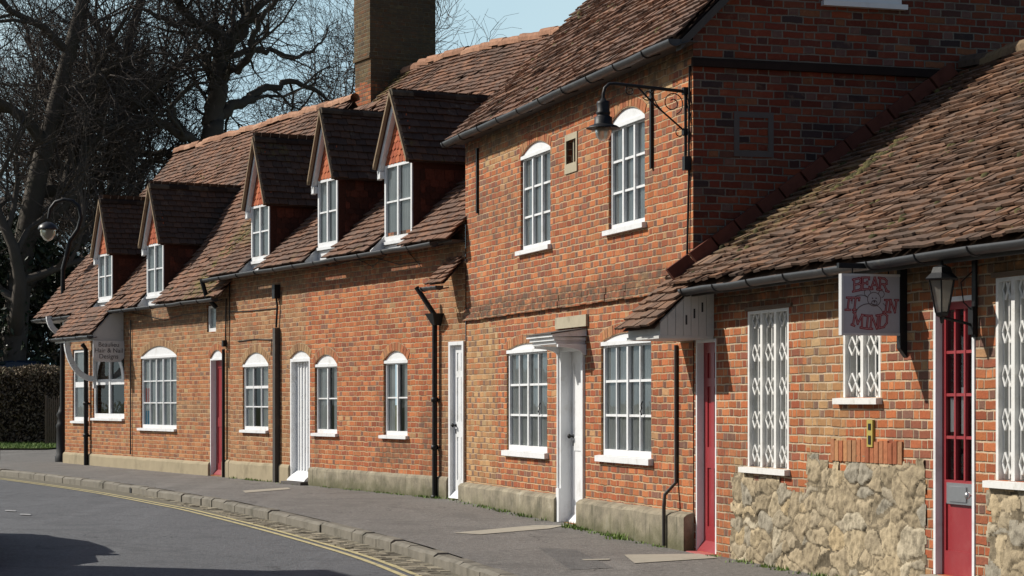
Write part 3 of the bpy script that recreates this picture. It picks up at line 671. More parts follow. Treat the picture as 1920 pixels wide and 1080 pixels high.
# ================================================================== HOUSE 4: low stone and brick cottage (right)
H4=tag(F4.empty('stone_cottage'),'low shop cottage of orange brick over rough yellow stone, nearest the viewer','house')
L4=F4.L; holes=[]; EV4=F4.z(478,0,0)-.175; # roof height at wall plane minus slope*.25
S4=.70; EO=.25; RY=2.9
EV4=F4.z(455,F4.u(1800,.25),.25); 
def win4(x0,x1,yt,yb,rec=.045,cols=3,**k):
    a,b,z0,z1=F4.rect(x0,x1,yt,yb); h=window(H4,a,b,z0,z1,cols,1,0,rec=rec+.04,fr=.03,bar=.02,sill=(.09,.03),sillh=.055,curt='curtain',mat=M['grill'],cb=.045,**k); holes.append(h)
    # reveal lining, mullion posts and folded lattice grilles
    o=MB(); n=cols
    o.box(a+.001,a+.036,.0,rec+.038,z0,z1-.002); o.box(b-.036,b-.001,.0,rec+.038,z0,z1-.002); o.box(a+.036,b-.036,.0,rec+.038,z1-.03,z1-.002)
    for c in range(1,n):
        x=a+(b-a)*c/n; o.box(x-.024,x+.024,.002,rec+.038,z0,z1-.03)
    o.build('mullion',M['grill'],H4)
    g=MB(); 
    for c in range(n):
        xa=a+(b-a)*c/n+.045; xb=a+(b-a)*(c+1)/n-.035; 
        for q in (0,.5,1): x=xa+(xb-xa)*q; g.box(x-.006,x+.006,.036,.044,z0+.01,z1-.04)
        m=max(2,round((z1-z0)/.30)); 
        for k2 in range(m):
            zc=z0+.12+(z1-z0-.2)*k2/(m-1 or 1)
            for q in (0,.5):
                xl=xa+(xb-xa)*q; xr=xa+(xb-xa)*(q+.5); hh2=.075
                for (p,r_) in (((xl,zc-hh2*.0),((xl+xr)/2,zc+hh2)),(((xl+xr)/2,zc+hh2),(xr,zc)),((xl,zc),((xl+xr)/2,zc-hh2)),(((xl+xr)/2,zc-hh2),(xr,zc))):
                    g.tube([(p[0],.032,p[1]),(r_[0],.032,r_[1])],.0115,4,False)
    g.build('lattice_grille',M['grill'],H4)
    return a,b,z0,z1
w1=win4(1402,1479,580,877,cols=3); w2=win4(1581,1651,560,745,cols=2); w3=win4(1867,1965,516,903,cols=3)
a,b,z0,z1=F4.rect(1303,1343,636,1030); a=.02; z0=F4.z(1032,a)
h,_=door(H4,a,b,z0,z1,0,.07,M['red'],'panel',jamb=.03,handle=False); holes.append(h); d1b=b
st=MB(); st.box(a,b,-.10,.1,z0-.10,z0-.003); st.build('doorstep',M['rawred'],H4)
a,b,_,z1=F4.rect(1752,1829,556,1080); z0=F4.z(1082,(a+b)/2)
h,_=door(H4,a,b,z0,z1,0,.045,M['red'],'glazed',jamb=.035,outset=.01,handle=True); holes.append(h); d2=(a,b,z0,z1)
st=MB(); st.box(a,b,-.12,.1,z0-.16,z0-.003); st.build('doorstep',M['concrete'],H4)
EW4=EV4+.04
yb=(F4.u(1508),F4.u(1590),F4.z(830,F4.u(1550)),4.)
BR4=brick('mixed_cottage_brick',[(p,c) for p,c in ORANGE],YELLOW,[yb,(F4.u(1840),L4,EW4-.5,4),(F4.u(1600),F4.u(1760),EW4-.35,4)],.35,.3,mortar=(.56,.43,.29),stain=.75,dark_rects=[(-1,9,EW4-.28,EW4+.3,.7),(F4.u(1343),F4.u(1400),-.4,1.2,.35)],wob=.005)
wall(H4,'front_wall',[(-.02,-.4),(L4,-.4),(L4,EW4+.12),(-.02,EW4+.12)],holes,BR4)
nb=MB(); nb.box(L4-.02,L4,.01,2*RY,-.4,EW4+.1); nb.build('near_end_wall',BR4,H4)
for (wv,kk) in ((w1,0),(w3,0)):
    t=MB(); t.box(wv[0]-.03,wv[1]+.08,-.02,.03,wv[3]+.002,wv[3]+.035); t.build('timber_lintel',M['wood'],H4)
# rubble stonework panels: displaced stone relief
def rubble(poly,name,step=.013):
    def inside(x,z):
        c=False; n=len(poly)
        for i in range(n):
            (xa,za),(xb,zb_)=poly[i],poly[(i+1)%n]
            if (za>z)!=(zb_>z) and x<(xb-xa)*(z-za)/(zb_-za)+xa: c=not c
        return c
    xs=[p[0] for p in poly]; zs=[p[1] for p in poly]; X0,X1,Z0,Z1=min(xs)-.03,max(xs)+.03,min(zs),max(zs)+.03
    nx=int((X1-X0)/step)+1; nz=int((Z1-Z0)/step)+1; V={}; mb=MB(); cid={}
    for i in range(nx):
        for j in range(nz):
            x=X0+i*step; z=Z0+j*step
            w=Vector((x*3.9+.55*noise.noise(Vector((x*4,z*4,1))),z*6.4+.5*noise.noise(Vector((x*5,z*5,7))),0))
            d,p=noise.voronoi(w); e=d[1]-d[0]
            h=min(1,e/.14); h=h*h*(3-2*h); rv=noise.cell(p[0]*3.1); tilt=(w-p[0]).dot(Vector((noise.cell(p[0]*7),noise.cell(p[0]*5+Vector((3,3,3))),0)))
            y=-(.006+h*(.008+.010*abs(rv))+h*.009*tilt)-.012*noise.noise(Vector((x*16,z*12,0)))-.007*noise.noise(Vector((x*45,z*38,3)))+.012*max(0,noise.noise(Vector((x*7,z*9,9)))-.25)*2
            ed=9
            for k_ in range(len(poly)):
                A_=Vector(poly[k_]); B_=Vector(poly[(k_+1)%len(poly)]); q_=Vector((x,z)); t_=max(0,min(1,(q_-A_).dot(B_-A_)/max(1e-9,(B_-A_).length_squared))); ed=min(ed,(A_+(B_-A_)*t_-q_).length)
            y*=min(1,.25+ed/.09); crack=max(0,noise.noise(Vector((x*2.2,z*3.1,17)))-.18); h=h if crack<.12 or h>.6 else -1
            V[(i,j)]=(x,min(y,-.0035),z); cid[(i,j)]=(rv*.5+.5 if rv<0 else rv) if h>.25 else (-2 if h<0 else -1)
    for i in range(nx-1):
        for j in range(nz-1):
            x=X0+(i+.5)*step; z=Z0+(j+.5)*step; jx=.05*math.floor(2.5*noise.noise(Vector((3,math.floor(z/.077)*1.7,poly[0][0])))); 
            if inside(x+jx,z+.075*math.floor(.5+2.2*noise.noise(Vector((x*2.6,4.2,0))))*(z>.75)+.02*noise.noise(Vector((x*9,0,0)))):
                c=cid[(i,j)]; r_=(abs(noise.cell(Vector((c*91,c*37,2))))*.78+.2) if c>=0 else (.02 if c<-1.5 else .12)
                mb.idx([V[(i,j)],V[(i+1,j)],V[(i+1,j+1)],V[(i,j+1)]],[(0,1,2,3)],r_,True)
    return mb
def weld(o):
    bm=bmesh.new(); bm.from_mesh(o.data); bmesh.ops.remove_doubles(bm,verts=bm.verts,dist=.0005); bm.to_mesh(o.data); bm.free()
U=F4.u; Z=lambda px,py: F4.z(py,F4.u(px))
pol=[(U(1368),-.35),(U(1735),-.35),(U(1735),Z(1720,880)),(U(1705),Z(1700,866)),(U(1515),Z(1515,862)),(U(1512),Z(1500,922)),(U(1475),Z(1475,918)),(U(1474),Z(1440,893)),(U(1372),Z(1380,888))]
o=rubble(pol,'r').build('stonework',M['rubble'],H4); weld(o)
pol=[(U(1848),-.35),(L4-.1,-.35),(L4-.1,Z(1900,918)),(U(1850),Z(1900,918))]
o=rubble(pol,'r',.016).build('stonework',M['rubble'],H4); weld(o)
# quoin brick course under the small window (bricks on end)
sq=MB(); za=Z(1600,866)+.002; 
x=U(1560)
while x<U(1690): sq.box(x,x+.068,-.012-random.uniform(0,.006),-.002,za,za+.17+random.uniform(-.01,.01),random.random()); x+=.08
sq.build('soldier_course',M['voussoir'],H4)
# roof of cottage 4
zr4=EV4+S4*(RY+EO); rf=MB(); sl=math.hypot(RY+EO,S4*(RY+EO)); sg=sagger(.05,11)
tiles(rf,(.02,-EO-.03,EV4-.02),(1,0,0),(0,1,S4),L4+.1,sl,None,sag=lambda a,b: sg(a,b)*(1-math.exp(-b*1.2)),jit=1.6,bias=.0,w=.165,g=.110)
rf.face([(.01,-EO,EV4-.05),(L4,-EO,EV4-.05),(L4,RY,zr4-.06),(.01,RY,zr4-.06)]); rf.face([(0.01,RY,zr4-.03),(L4,RY,zr4-.03),(L4,2*RY+.2,EV4),(.01,2*RY+.2,EV4)])
M4=tilemat('low_cottage_tiles',[(p,(c[0]*.97,c[1]*1.03,c[2]*1.0)) for p,c in TILES],.12,.22,.35,mossrects=[(.0,1.1,.2,1.3,.5)])
r4=rf.build('roof',M4,H4)
ridge_tiles(r4,(.02,RY,zr4+.05),(L4,RY,zr4+.05),M['oldridge'],wav=.03)
mf=MB(); nn=13
for k in range(nn):   # creasing tiles up the gable wall
    t0=k/nn; t1=(k+1)/nn-.006; ya,yb2=-.22+(RY-.1+.22)*t0,-.22+(RY-.1+.22)*t1; zz0=EV4+S4*(ya+EO)+.03; zz1=EV4+S4*(yb2+EO)+.03
    e=random.uniform(-.006,.006); mf.hexa([(-.012,ya,zz0),(.05+e,ya,zz0),(.05+e,yb2,zz1),(-.012,yb2,zz1),(-.012,ya-.08,zz0+.10),(.035+e,ya-.08,zz0+.10),(.035+e,yb2-.08,zz1+.10),(-.012,yb2-.08,zz1+.10)],random.random()*.5)
mf.build('flashing_tiles',rndmat('flashing_tile',[(0,(.12,.04,.027)),(1,(.20,.065,.04))],.4,9),r4)
gutter(r4,(.47,-EO-.05,EV4-.065),(L4,-EO-.05,EV4-.04),.06,brk=.8)
fb=MB(); fb.box(.47,L4,-EO+.02,-EO+.04,EV4-.13,EV4-.045); fb.build('fascia_board',M['pipe'],r4)
# canopy over the far red door
ca,cb_=-.39,.50; po=.54; kz0=EV4+S4*EO+.01; ks=.95; ke=kz0-ks*(po+.08)
cn=MB(); sl=math.hypot(po+.08,ks*(po+.08)); tiles(cn,(ca-.05,-po-.10,ke-.02),(1,0,0),(0,1,ks),cb_-ca+.08,sl+.02,None,jit=1.5,w=.16,g=.12)
cn.face([(ca,-po-.06,ke-.03),(cb_,-po-.06,ke-.03),(cb_,0,kz0-.03),(ca,0,kz0-.03)])
co=cn.build('porch_canopy',M4,H4)
zb0=F4.z(630,.3,.3); bx=MB(); nb2=7
for k in range(nb2):
    ya=-po+po*k/nb2; yb2=-po+po*(k+1)/nb2-.004; t0=ke+ks*(ya+po+.08)-.035; t1=ke+ks*(yb2+po+.08)-.035
    bx.prism([(ya,zb0),(yb2,zb0),(yb2,t1),(ya,t0)],'x',cb_-.03,cb_-.008)
bx.box(ca,cb_-.03,-po,-po+.02,zb0,ke+.02); bx.box(ca,cb_-.005,-po-.015,-.01,zb0-.03,zb0-.001)
bxo=bx.build('canopy_board',M['offwhite'],co)
for (py_,pz_) in ((-.28,.13),(-.20,.19),(-.12,.25)):
    sk=MB(); sk.box(cb_-.009,cb_-.0065,py_-.009,py_+.009,zb0+pz_-.03,zb0+pz_+.06); sk.build('vent_slot',M['dim'],bxo)
# spirit-level style yellow wall plate
# ================================================================== HOUSE 2 : row cottage with three dormers
H2=tag(F2.empty('terraced_cottage'),'low cottage with three dormers and tall square chimney, joined to the tall house','house')
L2=F2.L; holes=[]; EO2=.25; EV2=F2.z(478,F2.u(640,EO2),EO2); S2=.94; RY2=4.0
def winH(H,F,x0,x1,ys,yc,yb,cols,rows,hl,arch=M['voussoir'],**k):
    a,b,z0,z1=F.rect(x0,x1,ys,yb); rise=F.z(yc,(a+b)/2)-z1 if yc else 0
    h=window(H,a,b,z0,z1,cols,rows,rise,**k); hl.append(h)
    if rise>0 and arch: voussoirs(H,a,b,z1,rise,arch,.12)
    return a,b,z0,z1,rise
winH(H2,F2,455,503,684,661,806,3,3,holes,M['voussoir_brown'],rec=.03,midrail=2,gap=.15,sill=(.03,.01))
winH(H2,F2,590,632,684,665,812,2,2,holes,rec=.035,thickbars=(1,),gap=.16,sill=(.04,.05))
winH(H2,F2,719,764,677,658,816,2,2,holes,rec=.035,thickbars=(1,),gap=.2,sill=(.06,.05))
a,b,z0,z1=F2.rect(544,581,672,900); z0=F2.z(900,a); h,dd=door(H2,a,b,z0,z1,F2.z(659,a)-z1,.09,M['white'],'planks',jamb=.05); holes.append(h); voussoirs(H2,a,b,z1,F2.z(659,a)-z1,M['voussoir_brown'],.12)
st=MB(); st.box(a,b,-.16,.1,z0-.07,z0-.01); st.build('doorstep',M['cement'],dd); P2d=(a,b)
a,b,z0,z1=F2.rect(843,871,640,936); b=min(b,L2-.02); z0=F2.z(936,b); h,dd2=door(H2,a,b,z0,z1,0,.04,M['white'],'panel',jamb=.05,outset=.02,handle_side=-1); holes.append(h)
BR2=brick('cottage_orange_brick',[(p,c) for p,c in ORANGE],BROWN,[(-1,F2.u(572),-.5,5),(F2.u(822),9.99,-.5,5)],0,.05,stain=.35,dark_rects=[(-1,20,EV2-.45,EV2+.4,.55),(F2.u(585),F2.u(600),0,.9,.4),(F2.u(712),F2.u(770),.4,.75,.6),(F2.u(790),L2,.2,1.2,.45)],wob=.010)
wall(H2,'front_wall',[(0,-.4),(L2,-.4),(L2,EV2+.25),(0,EV2+.25)],holes,BR2)
pz=F2.z(884,F2.u(700)); plinth(H2,0,P2d[0]-.01,-.4,F2.z(866,F2.u(470)),M['render'],.035); plinth(H2,P2d[1]+.01,F2.u(841),-.4,pz,M['plinth'],.035)

def gutterpipe(H,F,px,pts,r=.035,mat=None,name='downpipe',collars=True):
    u=F.u(px,.06); mb=MB(); P=[(u+dx,-o,F.z(py,u,.06)) for (py,o,dx) in pts]; mb.tube(P,r,10)
    if collars:
        for k in range(4): z=P[-1][2]+.25+k*.62; 
        for z in [P[-1][2]+.02,P[-1][2]+.7,P[-1][2]+1.35]:
            mb.lathe([(r+.002,-.03),(r+.014,-.03),(r+.014,.03),(r+.002,.03)],(P[-1][0],P[-1][1],z),10); mb.box(P[-1][0]-.06,P[-1][0]+.06,-.035,-.003,z-.012,z+.012)
    return mb.build(name,mat or M['black'],H)
# stout post pipe and hopper pipe
u=F2.u(523); mb=MB(); mb.box(u-.055,u+.055,-.09,-.003,-.1,F2.z(615,u)); mb.build('service_post',M['pipe'],H2)
mb=MB(); mb.tube([(u-.02,-.04,F2.z(614,u)),(u+.03,-.04,F2.z(575,u)),(u,-.05,F2.z(555,u))],.018,8); mb.box(u-.06,u+.06,-.10,-.004,F2.z(560,u),F2.z(534,u)); mb.build('junction_box',M['black'],H2)
gutterpipe(H2,F2,815,[(600,.06,0),(935,.06,0)],.036)
u=F2.u(815,.08); mb=MB(); zt=F2.z(588,u); mb.hexa([(u-.04,-.10,zt-.16),(u+.04,-.10,zt-.16),(u+.04,-.004,zt-.16),(u-.04,-.004,zt-.16),(u-.13,-.17,zt),(u+.13,-.17,zt),(u+.13,-.004,zt),(u-.13,-.004,zt)]); mb.tube([(u,-.08,zt-.02),(u-.16,-.22,zt+.28),(u-.2,-.26,zt+.36)],.036,8); mb.build('hopper',M['black'],H2)
mb=MB(); 
def cable(F,pts,r=.008): mb.tube([(F.u(px),-.012,F.z(py,F.u(px))) for px,py in pts],r,5)
cable(F2,[(432,585),(470,583),(520,578)]); cable(F2,[(447,640),(480,636),(511,637),(509,665)]); cable(F2,[(432,515),(431,600),(430,690)]); cable(F2,[(590,492),(620,500),(660,488),(705,484),(750,496),(790,490)],.006); cable(F2,[(640,470),(700,500),(735,470),(765,470),(790,500)],.005)
mb.build('cable',M['black'],H2)

# roof of cottage 2
D2=[(472,508,383,490,(478,263)),(597,636,334,464,(604,210)),(722,776,304,452,(737,175))]
D1=[(185,213,475,564,(185,378)),(276,309,456,556,(283,350))]
def dormer(H,F,spec,EV,S,EO,tm,depthy=.02):
    x0,x1,yt,yb,(ax,ay)=spec; yf=-depthy; a,b=F.u(x0,-yf if yf<0 else 0),F.u(x1,0); m=(a+b)/2; z0=F.z(yb,m); z1=F.z(yt,m)
    if b-a<.62: c_=(a+b)/2; a,b=c_-.32,c_+.32
    # apex of the front verge, which stands proud of the window
    vo=.14; za=F.z(ay,m,vo); m=(a+b)/2; hw=(b-a)/2+.10; rise=za-z1; sl=rise/((b-a)/2+.075)
    ev=za-sl*hw                                     # eave height of dormer roof
    inn=lambda z: (z-EV)/S-EO                        # y where main roof reaches z
    yr=inn(za)+.1
    rf=MB(); Ls=math.hypot(hw,sl*hw)
    for sgn in (-1,1):
        nrm=1
        if sgn>0: O_=(m+hw,-vo,ev); A_=(0,1,0); U_=(-1,0,sl); 
        else: O_=(m-hw,yr,ev); A_=(0,-1,0); U_=(1,0,sl)
        LA=yr+vo
        def ins(p,q,sgn=sgn):
            y=(p-vo) if sgn>0 else (yr-p); z=ev+q/Ls*sl*hw
            return y<=inn(z)+.22
        tiles(rf,O_,A_,U_,LA,Ls,ins,w=.16,g=.118,lift=.036,jit=1.0)
        x_=m+sgn*hw
        rf.face([(x_,-vo,ev-.012),(m,-vo,za-.012),(m,yr,za-.012),(x_,inn(ev)+.1,ev-.012)],.3)
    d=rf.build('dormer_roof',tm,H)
    ridge_tiles(d,(m,-vo-.01,za+.035),(m,yr,za+.03),M['darkridge'],r=.075,L=.33,wav=.008)
    # verge undercloak: timber and white bargeboards
    for sgn in (-1,1):
        bb=MB(); t=.028
        def bar(y0,y1,o0,o1):
            bb.hexa([(m+sgn*hw,y0,ev-o1),(m+sgn*hw,y1,ev-o1),(m,y1,za-o1*1.25),(m,y0,za-o1*1.25),(m+sgn*hw,y0,ev-o0),(m+sgn*hw,y1,ev-o0),(m,y1,za-o0),(m,y0,za-o0)])
        bar(-vo-.03,-vo+.02,-.050,.018); bb.build('verge',M['vergemortar'],d)
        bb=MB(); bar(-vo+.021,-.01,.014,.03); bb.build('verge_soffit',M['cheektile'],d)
        if sgn>0: continue
        bb=MB(); bar(-.10,-.025,.032,.165)
        if sgn<0: bb.box(m+sgn*(hw-.10),m+sgn*(hw-.0),-.10,-.03,ev-.15,ev-.05)
        bb.build('bargeboard',M['white'],d)
    # hung club tiles in the gable
    gt=MB(); H_=za-z1; 
    tiles(gt,(a-.05,-.012,z1+.01),(1,0,0),(0,0.02,1),b-a+.1,H_,lambda p,q:(abs(p-(b-a+.1)/2)<((H_-q-.12)/sl)-.0),w=.125,g=.10,lift=.02,th=.014,shape='club',jit=.5)
    gt.face([(a-.06,.012,z1),(b+.06,.012,z1),(m,.012,za-.03)],.1); gt.build('hung_tiles',M['clubtile'],d)
    # cheeks
    for sgn,x in ((1,b+.03),(-1,a-.03)):
        ck=MB(); ym=inn(ev+.05)+.15
        if sgn>0: tiles(ck,(x-.008,.09,EV+S*EO),(0,1,0),(-.004,0,1),ym,ev-EV-S*EO-.14,lambda p,q:(p+.09<=inn(EV+S*EO+q)+.10),w=.15,g=.09,lift=.016,shape='club',jit=.6)
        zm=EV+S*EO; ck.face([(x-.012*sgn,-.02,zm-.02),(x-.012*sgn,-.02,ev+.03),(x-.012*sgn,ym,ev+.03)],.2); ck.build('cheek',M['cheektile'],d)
    window(d,a,b,z0+.02,z1-.0,2,2,0,rec=-.03,fr=.05,bar=.024,sill=(.02,.02),sillh=.05,thickbars=(1,),name='dormer_window',cb=.045)
    # white board flanks where the main roof tiles stop beside the window
    fk=MB()
    for x in (a-.045,b+.045): fk.prism([(-EO+.02,EV-.02),(0.0,EV-.02),(.0,EV+S*EO-.01),(-EO+.02,EV-.0)],'x',x-.012,x+.012)
    fk.box(a-.03,b+.03,-.012,.0,EV-.02,z0-.035)
    fk.build('flank_board',M['white'],d)
    return (a-.05,b+.05,inn(ev+.0)+.3)
def mkroof(H,F,L,EV,S,EO,RY,specs,tm,seed,xa,xb,extra=None,insmain=None,ridgemat=M['ridge'],ridge_from=None):
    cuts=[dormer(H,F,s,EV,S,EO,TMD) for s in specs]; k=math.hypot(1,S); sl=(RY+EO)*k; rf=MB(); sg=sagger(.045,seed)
    O_=(xa,-EO-.03,EV-.02)
    def ins(p,q):
        x=p+xa; y=-EO+q/k
        for (c0,c1,cy) in cuts:
            if c0<x<c1 and y<cy-.15: return False
        return insmain(x,y) if insmain else True
    tiles(rf,O_,(1,0,0),(0,1,S),xb-xa,sl,ins,sag=lambda a,b:sg(a,b)*(1-math.exp(-b*1.5)),jit=1.3,b0=0 if not extra else 0)
    return rf,cuts,sl
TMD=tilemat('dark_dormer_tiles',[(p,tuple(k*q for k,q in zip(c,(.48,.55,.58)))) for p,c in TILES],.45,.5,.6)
k=math.hypot(1,S2)
zA=F1.base+0  # filled below
VX=-1.57       # the taller roof starts this far past the cottage's far corner
rf,cuts,sl=mkroof(H2,F2,L2,EV2,S2,EO2,RY2,D2,TMD,21,VX,L2+.02,insmain=lambda x,y:(x>-.5 or y>2.75) and (x<L2-.02 or y>.05))
zr2=EV2+S2*(RY2+EO2)
def under(rf,xa,xb,cuts,EV,S,EO,RY,zr):
    xs=[xa]+[c for cu in sorted(cuts) for c in cu[:2]]+[xb]; ys=[-EO]
    for i in range(0,len(xs)-1):
        cut=i%2==1; y0=-EO if not cut else sorted(cuts)[(i-1)//2][2]-.3
        z=lambda y:EV+S*(y+EO)-.03
        rf.face([(xs[i],y0,z(y0)),(xs[i+1],y0,z(y0)),(xs[i+1],RY,z(RY)),(xs[i],RY,z(RY))],.2)
    rf.face([(xa,RY,zr-.03),(xb,RY,zr-.03),(xb,2*RY,EV),(xa,2*RY,EV)],.2)
under(rf,-.5,L2,cuts,EV2,S2,EO2,RY2,zr2)
rf.face([(VX,2.7,EV2+S2*(2.7+EO2)-.03),(-.02,2.7,EV2+S2*(2.7+EO2)-.03),(-.02,RY2,zr2-.03),(VX,RY2,zr2-.03)],.2); rf.face([(VX,RY2,zr2-.03),(0,RY2,zr2-.03),(0,2*RY2,EV2),(VX,2*RY2,EV2)],.2)
M2=tilemat('cottage_tiles',[(p,tuple(k*1.05 for k in c)) for p,c in TILES],.2,.2,.3,mossrects=[(-1.7,-1.0,2.6,4.2,.8),(-.5,.4,.3,1.2,.7)])
r2=rf.build('roof',M2,H2)
rg2=ridge_tiles(r2,(VX,RY2,zr2+.05),(L2+.2,RY2,zr2+.05),M['ridge'],r=.105,L=.36,wav=.025)
for ob in (r2,rg2):
    for v in ob.data.vertices:
        f_=max(0,min(1,(v.co.y-.5)/3.3)); q_=max(0,v.co.x+1.6)/6.4; v.co.z-=f_*(.21*min(q_,1.5)**1.7-.02*math.sin(q_*5))
    ob.data.update()
fm=MB(); fm.face([(VX,2.9,EV2+S2*(2.9+EO2)-.03),(VX,RY2,zr2-.03),(VX,2*RY2-2.9,EV2+S2*(2.9+EO2)-.03)]); fm.build('gable_end',BR2,H2); fm=MB(); fm.face([(L2,0,EV2),(L2,RY2,zr2-.03),(L2,2*RY2,EV2)]); fm.build('gable_end',BR2,H2)
gutter(r2,(-.55,-EO2-.05,EV2-.05),(L2-.35,-EO2-.05,EV2-.04),.058)
dk=MB(); dk.box(0,L2,-.2,-.003,EV2-.05,EV2-.02); dk.build('soffit',M['pipe'],r2)
# leaning bit of gutter end and the small tiled lean-to beside the tall house
u0,u1_=F2.u(803,.3),L2-.02; zl=F2.z(533,F2.u(820,.3),.3); lr=MB(); tiles(lr,(u0,-.33,zl),(1,0,0),(0,1,1.05),u1_-u0,.62,None,jit=1.5,w=.14,g=.09); lr.face([(u0,-.3,zl),(u1_,-.3,zl),(u1_,.05,zl+.37),(u0,.05,zl+.37)],.1)
lo=lr.build('lean_to_roof',M2,H2); gutter(lo,(u0-.04,-.37,zl-.03),(u0+.5,-.37,zl-.03),.05)
# chimney
cu_=-1.67; cy0=F2.inw(695,cu_); cy1=F2.inw(815,cu_); cz=lambda py: EYE+(HY-py)/FPX*(F2.O.y+cu_*F2.t.y+cy0*F2.i.y)-F2.base
cw=.74; zbt=cz(260); zsh=cz(108); ch=MB()
ch.box(cu_-cw,cu_,cy0,cy1,zbt,zsh); ch.box(cu_-cw-.03,cu_+.015,cy0-.035,cy1+.03,zsh,zsh+.09); ch.box(cu_-cw-.015,cu_+.006,cy0-.018,cy1+.015,zsh+.09,zsh+3.1); ch.box(cu_-cw-.07,cu_+.06,cy0-.07,cy1+.07,zsh+3.1,zsh+3.3)
BRC=brick('chimney_brick',[(p,(c[0]*.34,c[1]*.42,c[2]*.40)) for p,c in BROWN],ORANGE,[(-99,99,zbt,cz(152))],0,.0,dark_rects=[(cy0-.3,cy1+.5,-9,99,.8)],stain=.6,wob=.004,mortar=(.19,.165,.11))  # shade of the wide face painted into the brick colour
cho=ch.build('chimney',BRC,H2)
for q in (.3,1.0):
    pt=MB(); pt.lathe([(.12,0),(.10,.1),(.09,.4),(.12,.43),(.11,.45),(.08,.45)],(cu_-cw/2,cy0+q,zsh+3.3),14)
    pt.build('chimney_pot',M['ridge'],cho)
fl=MB(); zz=lambda y:EV2+S2*(y+EO2); fl.hexa([(VX-.03,cy0-.12,zz(cy0-.12)-.02),(VX+.05,cy0-.12,zz(cy0-.12)-.02),(VX+.05,RY2+.0,zz(RY2)-.02),(VX-.03,RY2,zz(RY2)-.02),(VX-.03,cy0-.12,zz(cy0-.12)+.035),(VX+.05,cy0-.12,zz(cy0-.12)+.035),(VX+.05,RY2,zz(RY2)+.035),(VX-.03,RY2,zz(RY2)+.035)]); fl.build('lead_flashing',M['cement'],r2)

# ================================================================== HOUSE 1 : end cottage, hair salon
H1=tag(F1.empty('terraced_cottage'),'farthest brown brick cottage with a salon, two dormers and curved white porch brackets','house')
L1=F1.L; holes=[]; EO1=.22; EV1=F1.z(566,F1.u(310,EO1),EO1); S1=1.17; RY1=3.0
winH(H1,F1,264,331,668,649,803,5,3,holes,M['voussoir_brown'],rec=.03,thickbars=(2,3),sill=(.08,.0),fr=.05)
winH(H1,F1,136,166,655,None,789,1,2,holes,rec=.03,midrail=1,bar=.05,sill=(.0,.0),curt='curtain',fr=.06)
wb=winH(H1,F1,174,233,650,None,784,2,2,holes,rec=.03,midrail=1,bar=.05,thickbars=(1,),sill=(.0,.0),curt='dim',fr=.07,cb=.3)
ab=MB()
for k in range(2):     # arched braces in the upper lights
    xa=wb[0]+.07+(wb[1]-wb[0]-.14)*k/2; xb=wb[0]+.07+(wb[1]-wb[0]-.14)*(k+1)/2; zc=(wb[2]+wb[3])/2+.04; rr=(xb-xa)
    c0=(xa,zc) if k else (xb,zc)
    for q in range(8):
        an=[math.pi/2*j/8 for j in (q,q+1)]; s_=-1 if k==0 else 1; top=wb[3]-.05-zc
        P=[(c0[0]+s_*rr*math.cos(t_)*g_,c0[1]+top*math.sin(t_)*g_) for t_,g_ in ((an[0],1),(an[1],1),(an[1],.86),(an[0],.86))]
        ab.prism(P,'y',.012,.029)
ab.build('arched_brace',M['white'],H1)
it=MB(); w_=wb; it.box(w_[1]-.35,w_[1]-.1,.12,.14,w_[2]+.1,w_[2]+.3); it.build('window_display',M['grass'],H1)
it=MB(); aa,bb_=F1.u(266),F1.u(273); it.box(aa+.02,bb_+.1,.07,.075,F1.z(800,aa),F1.z(770,aa)); it.build('window_poster',M['blue'],H1)
it=MB(); it.box(aa+.02,bb_+.1,.07,.075,F1.z(755,aa),F1.z(728,aa)); it.build('window_poster',M['pinkitem'],H1)
a,b,z0,z1=F1.rect(388,405,572,622); holes.append(window(H1,a,b,z0,z1,1,1,0,rec=.03,fr=.05,sill=None))
a,b,z0,z1=F1.rect(394,419,672,890); z0=F1.z(892,b); h,dd=door(H1,a,b,z0,z1,F1.z(657,a)-z1,.10,M['red'],'plain',jamb=.03); holes.append(h); voussoirs(H1,a,b,z1,F1.z(657,a)-z1,M['voussoir'],.12)
rd=(a,b)
BR1=brick('brown_cottage_brick',BROWN,[(p,(c[0]*.95,c[1]*1.1,c[2]*1.1)) for p,c in ORANGE],[(-1,F1.u(238),-.5,1.9),(F1.u(240),F1.u(395),.1,1.0),(F1.u(330),F1.u(400),1.3,2.2)],0,.0,stain=.3,dark_rects=[(-1,20,EV1-.5,EV1+.4,.6)],wob=.008)
wall(H1,'front_wall',[(0,-.4),(L1,-.4),(L1,EV1+.2),(0,EV1+.2)],holes,BR1)
plinth(H1,-.03,rd[0]-.01,-.4,F1.z(856,F1.u(250)),M['render'],.04); plinth(H1,rd[1]+.01,L1+.0,-.4,F1.z(862,L1),M['render'],.04)
g=MB(); zr1=EV1+S1*(RY1+EO1); g.face([(0,2*RY1,-.4),(0,0,-.4),(0,0,EV1+.1),(0,RY1,zr1-.1),(0,2*RY1,EV1+.1)]); g.build('far_gable_wall',BR1,H1)
XL=-1.45
# canopy extents
cR=F1.u(232,0)+.02; cO=.64; cL=F1.u(103,cO)
def ins1(x,y):
    return True
rf,cuts,sl=mkroof(H1,F1,L1,EV1,S1,EO1,RY1,D1,TMD,31,XL,L1+1.0,insmain=lambda x,y:(x<L1+.08 if y<2.75 else x<L1-1.6) )
under(rf,XL,L1-1.5,cuts,EV1,S1,EO1,RY1,zr1); rf.face([(L1-1.5,-EO1,EV1-.03),(L1+.05,-EO1,EV1-.03),(L1+.05,2.75,EV1+S1*(2.75+EO1)-.03),(L1-1.5,2.75,EV1+S1*(2.75+EO1)-.03)],.2)
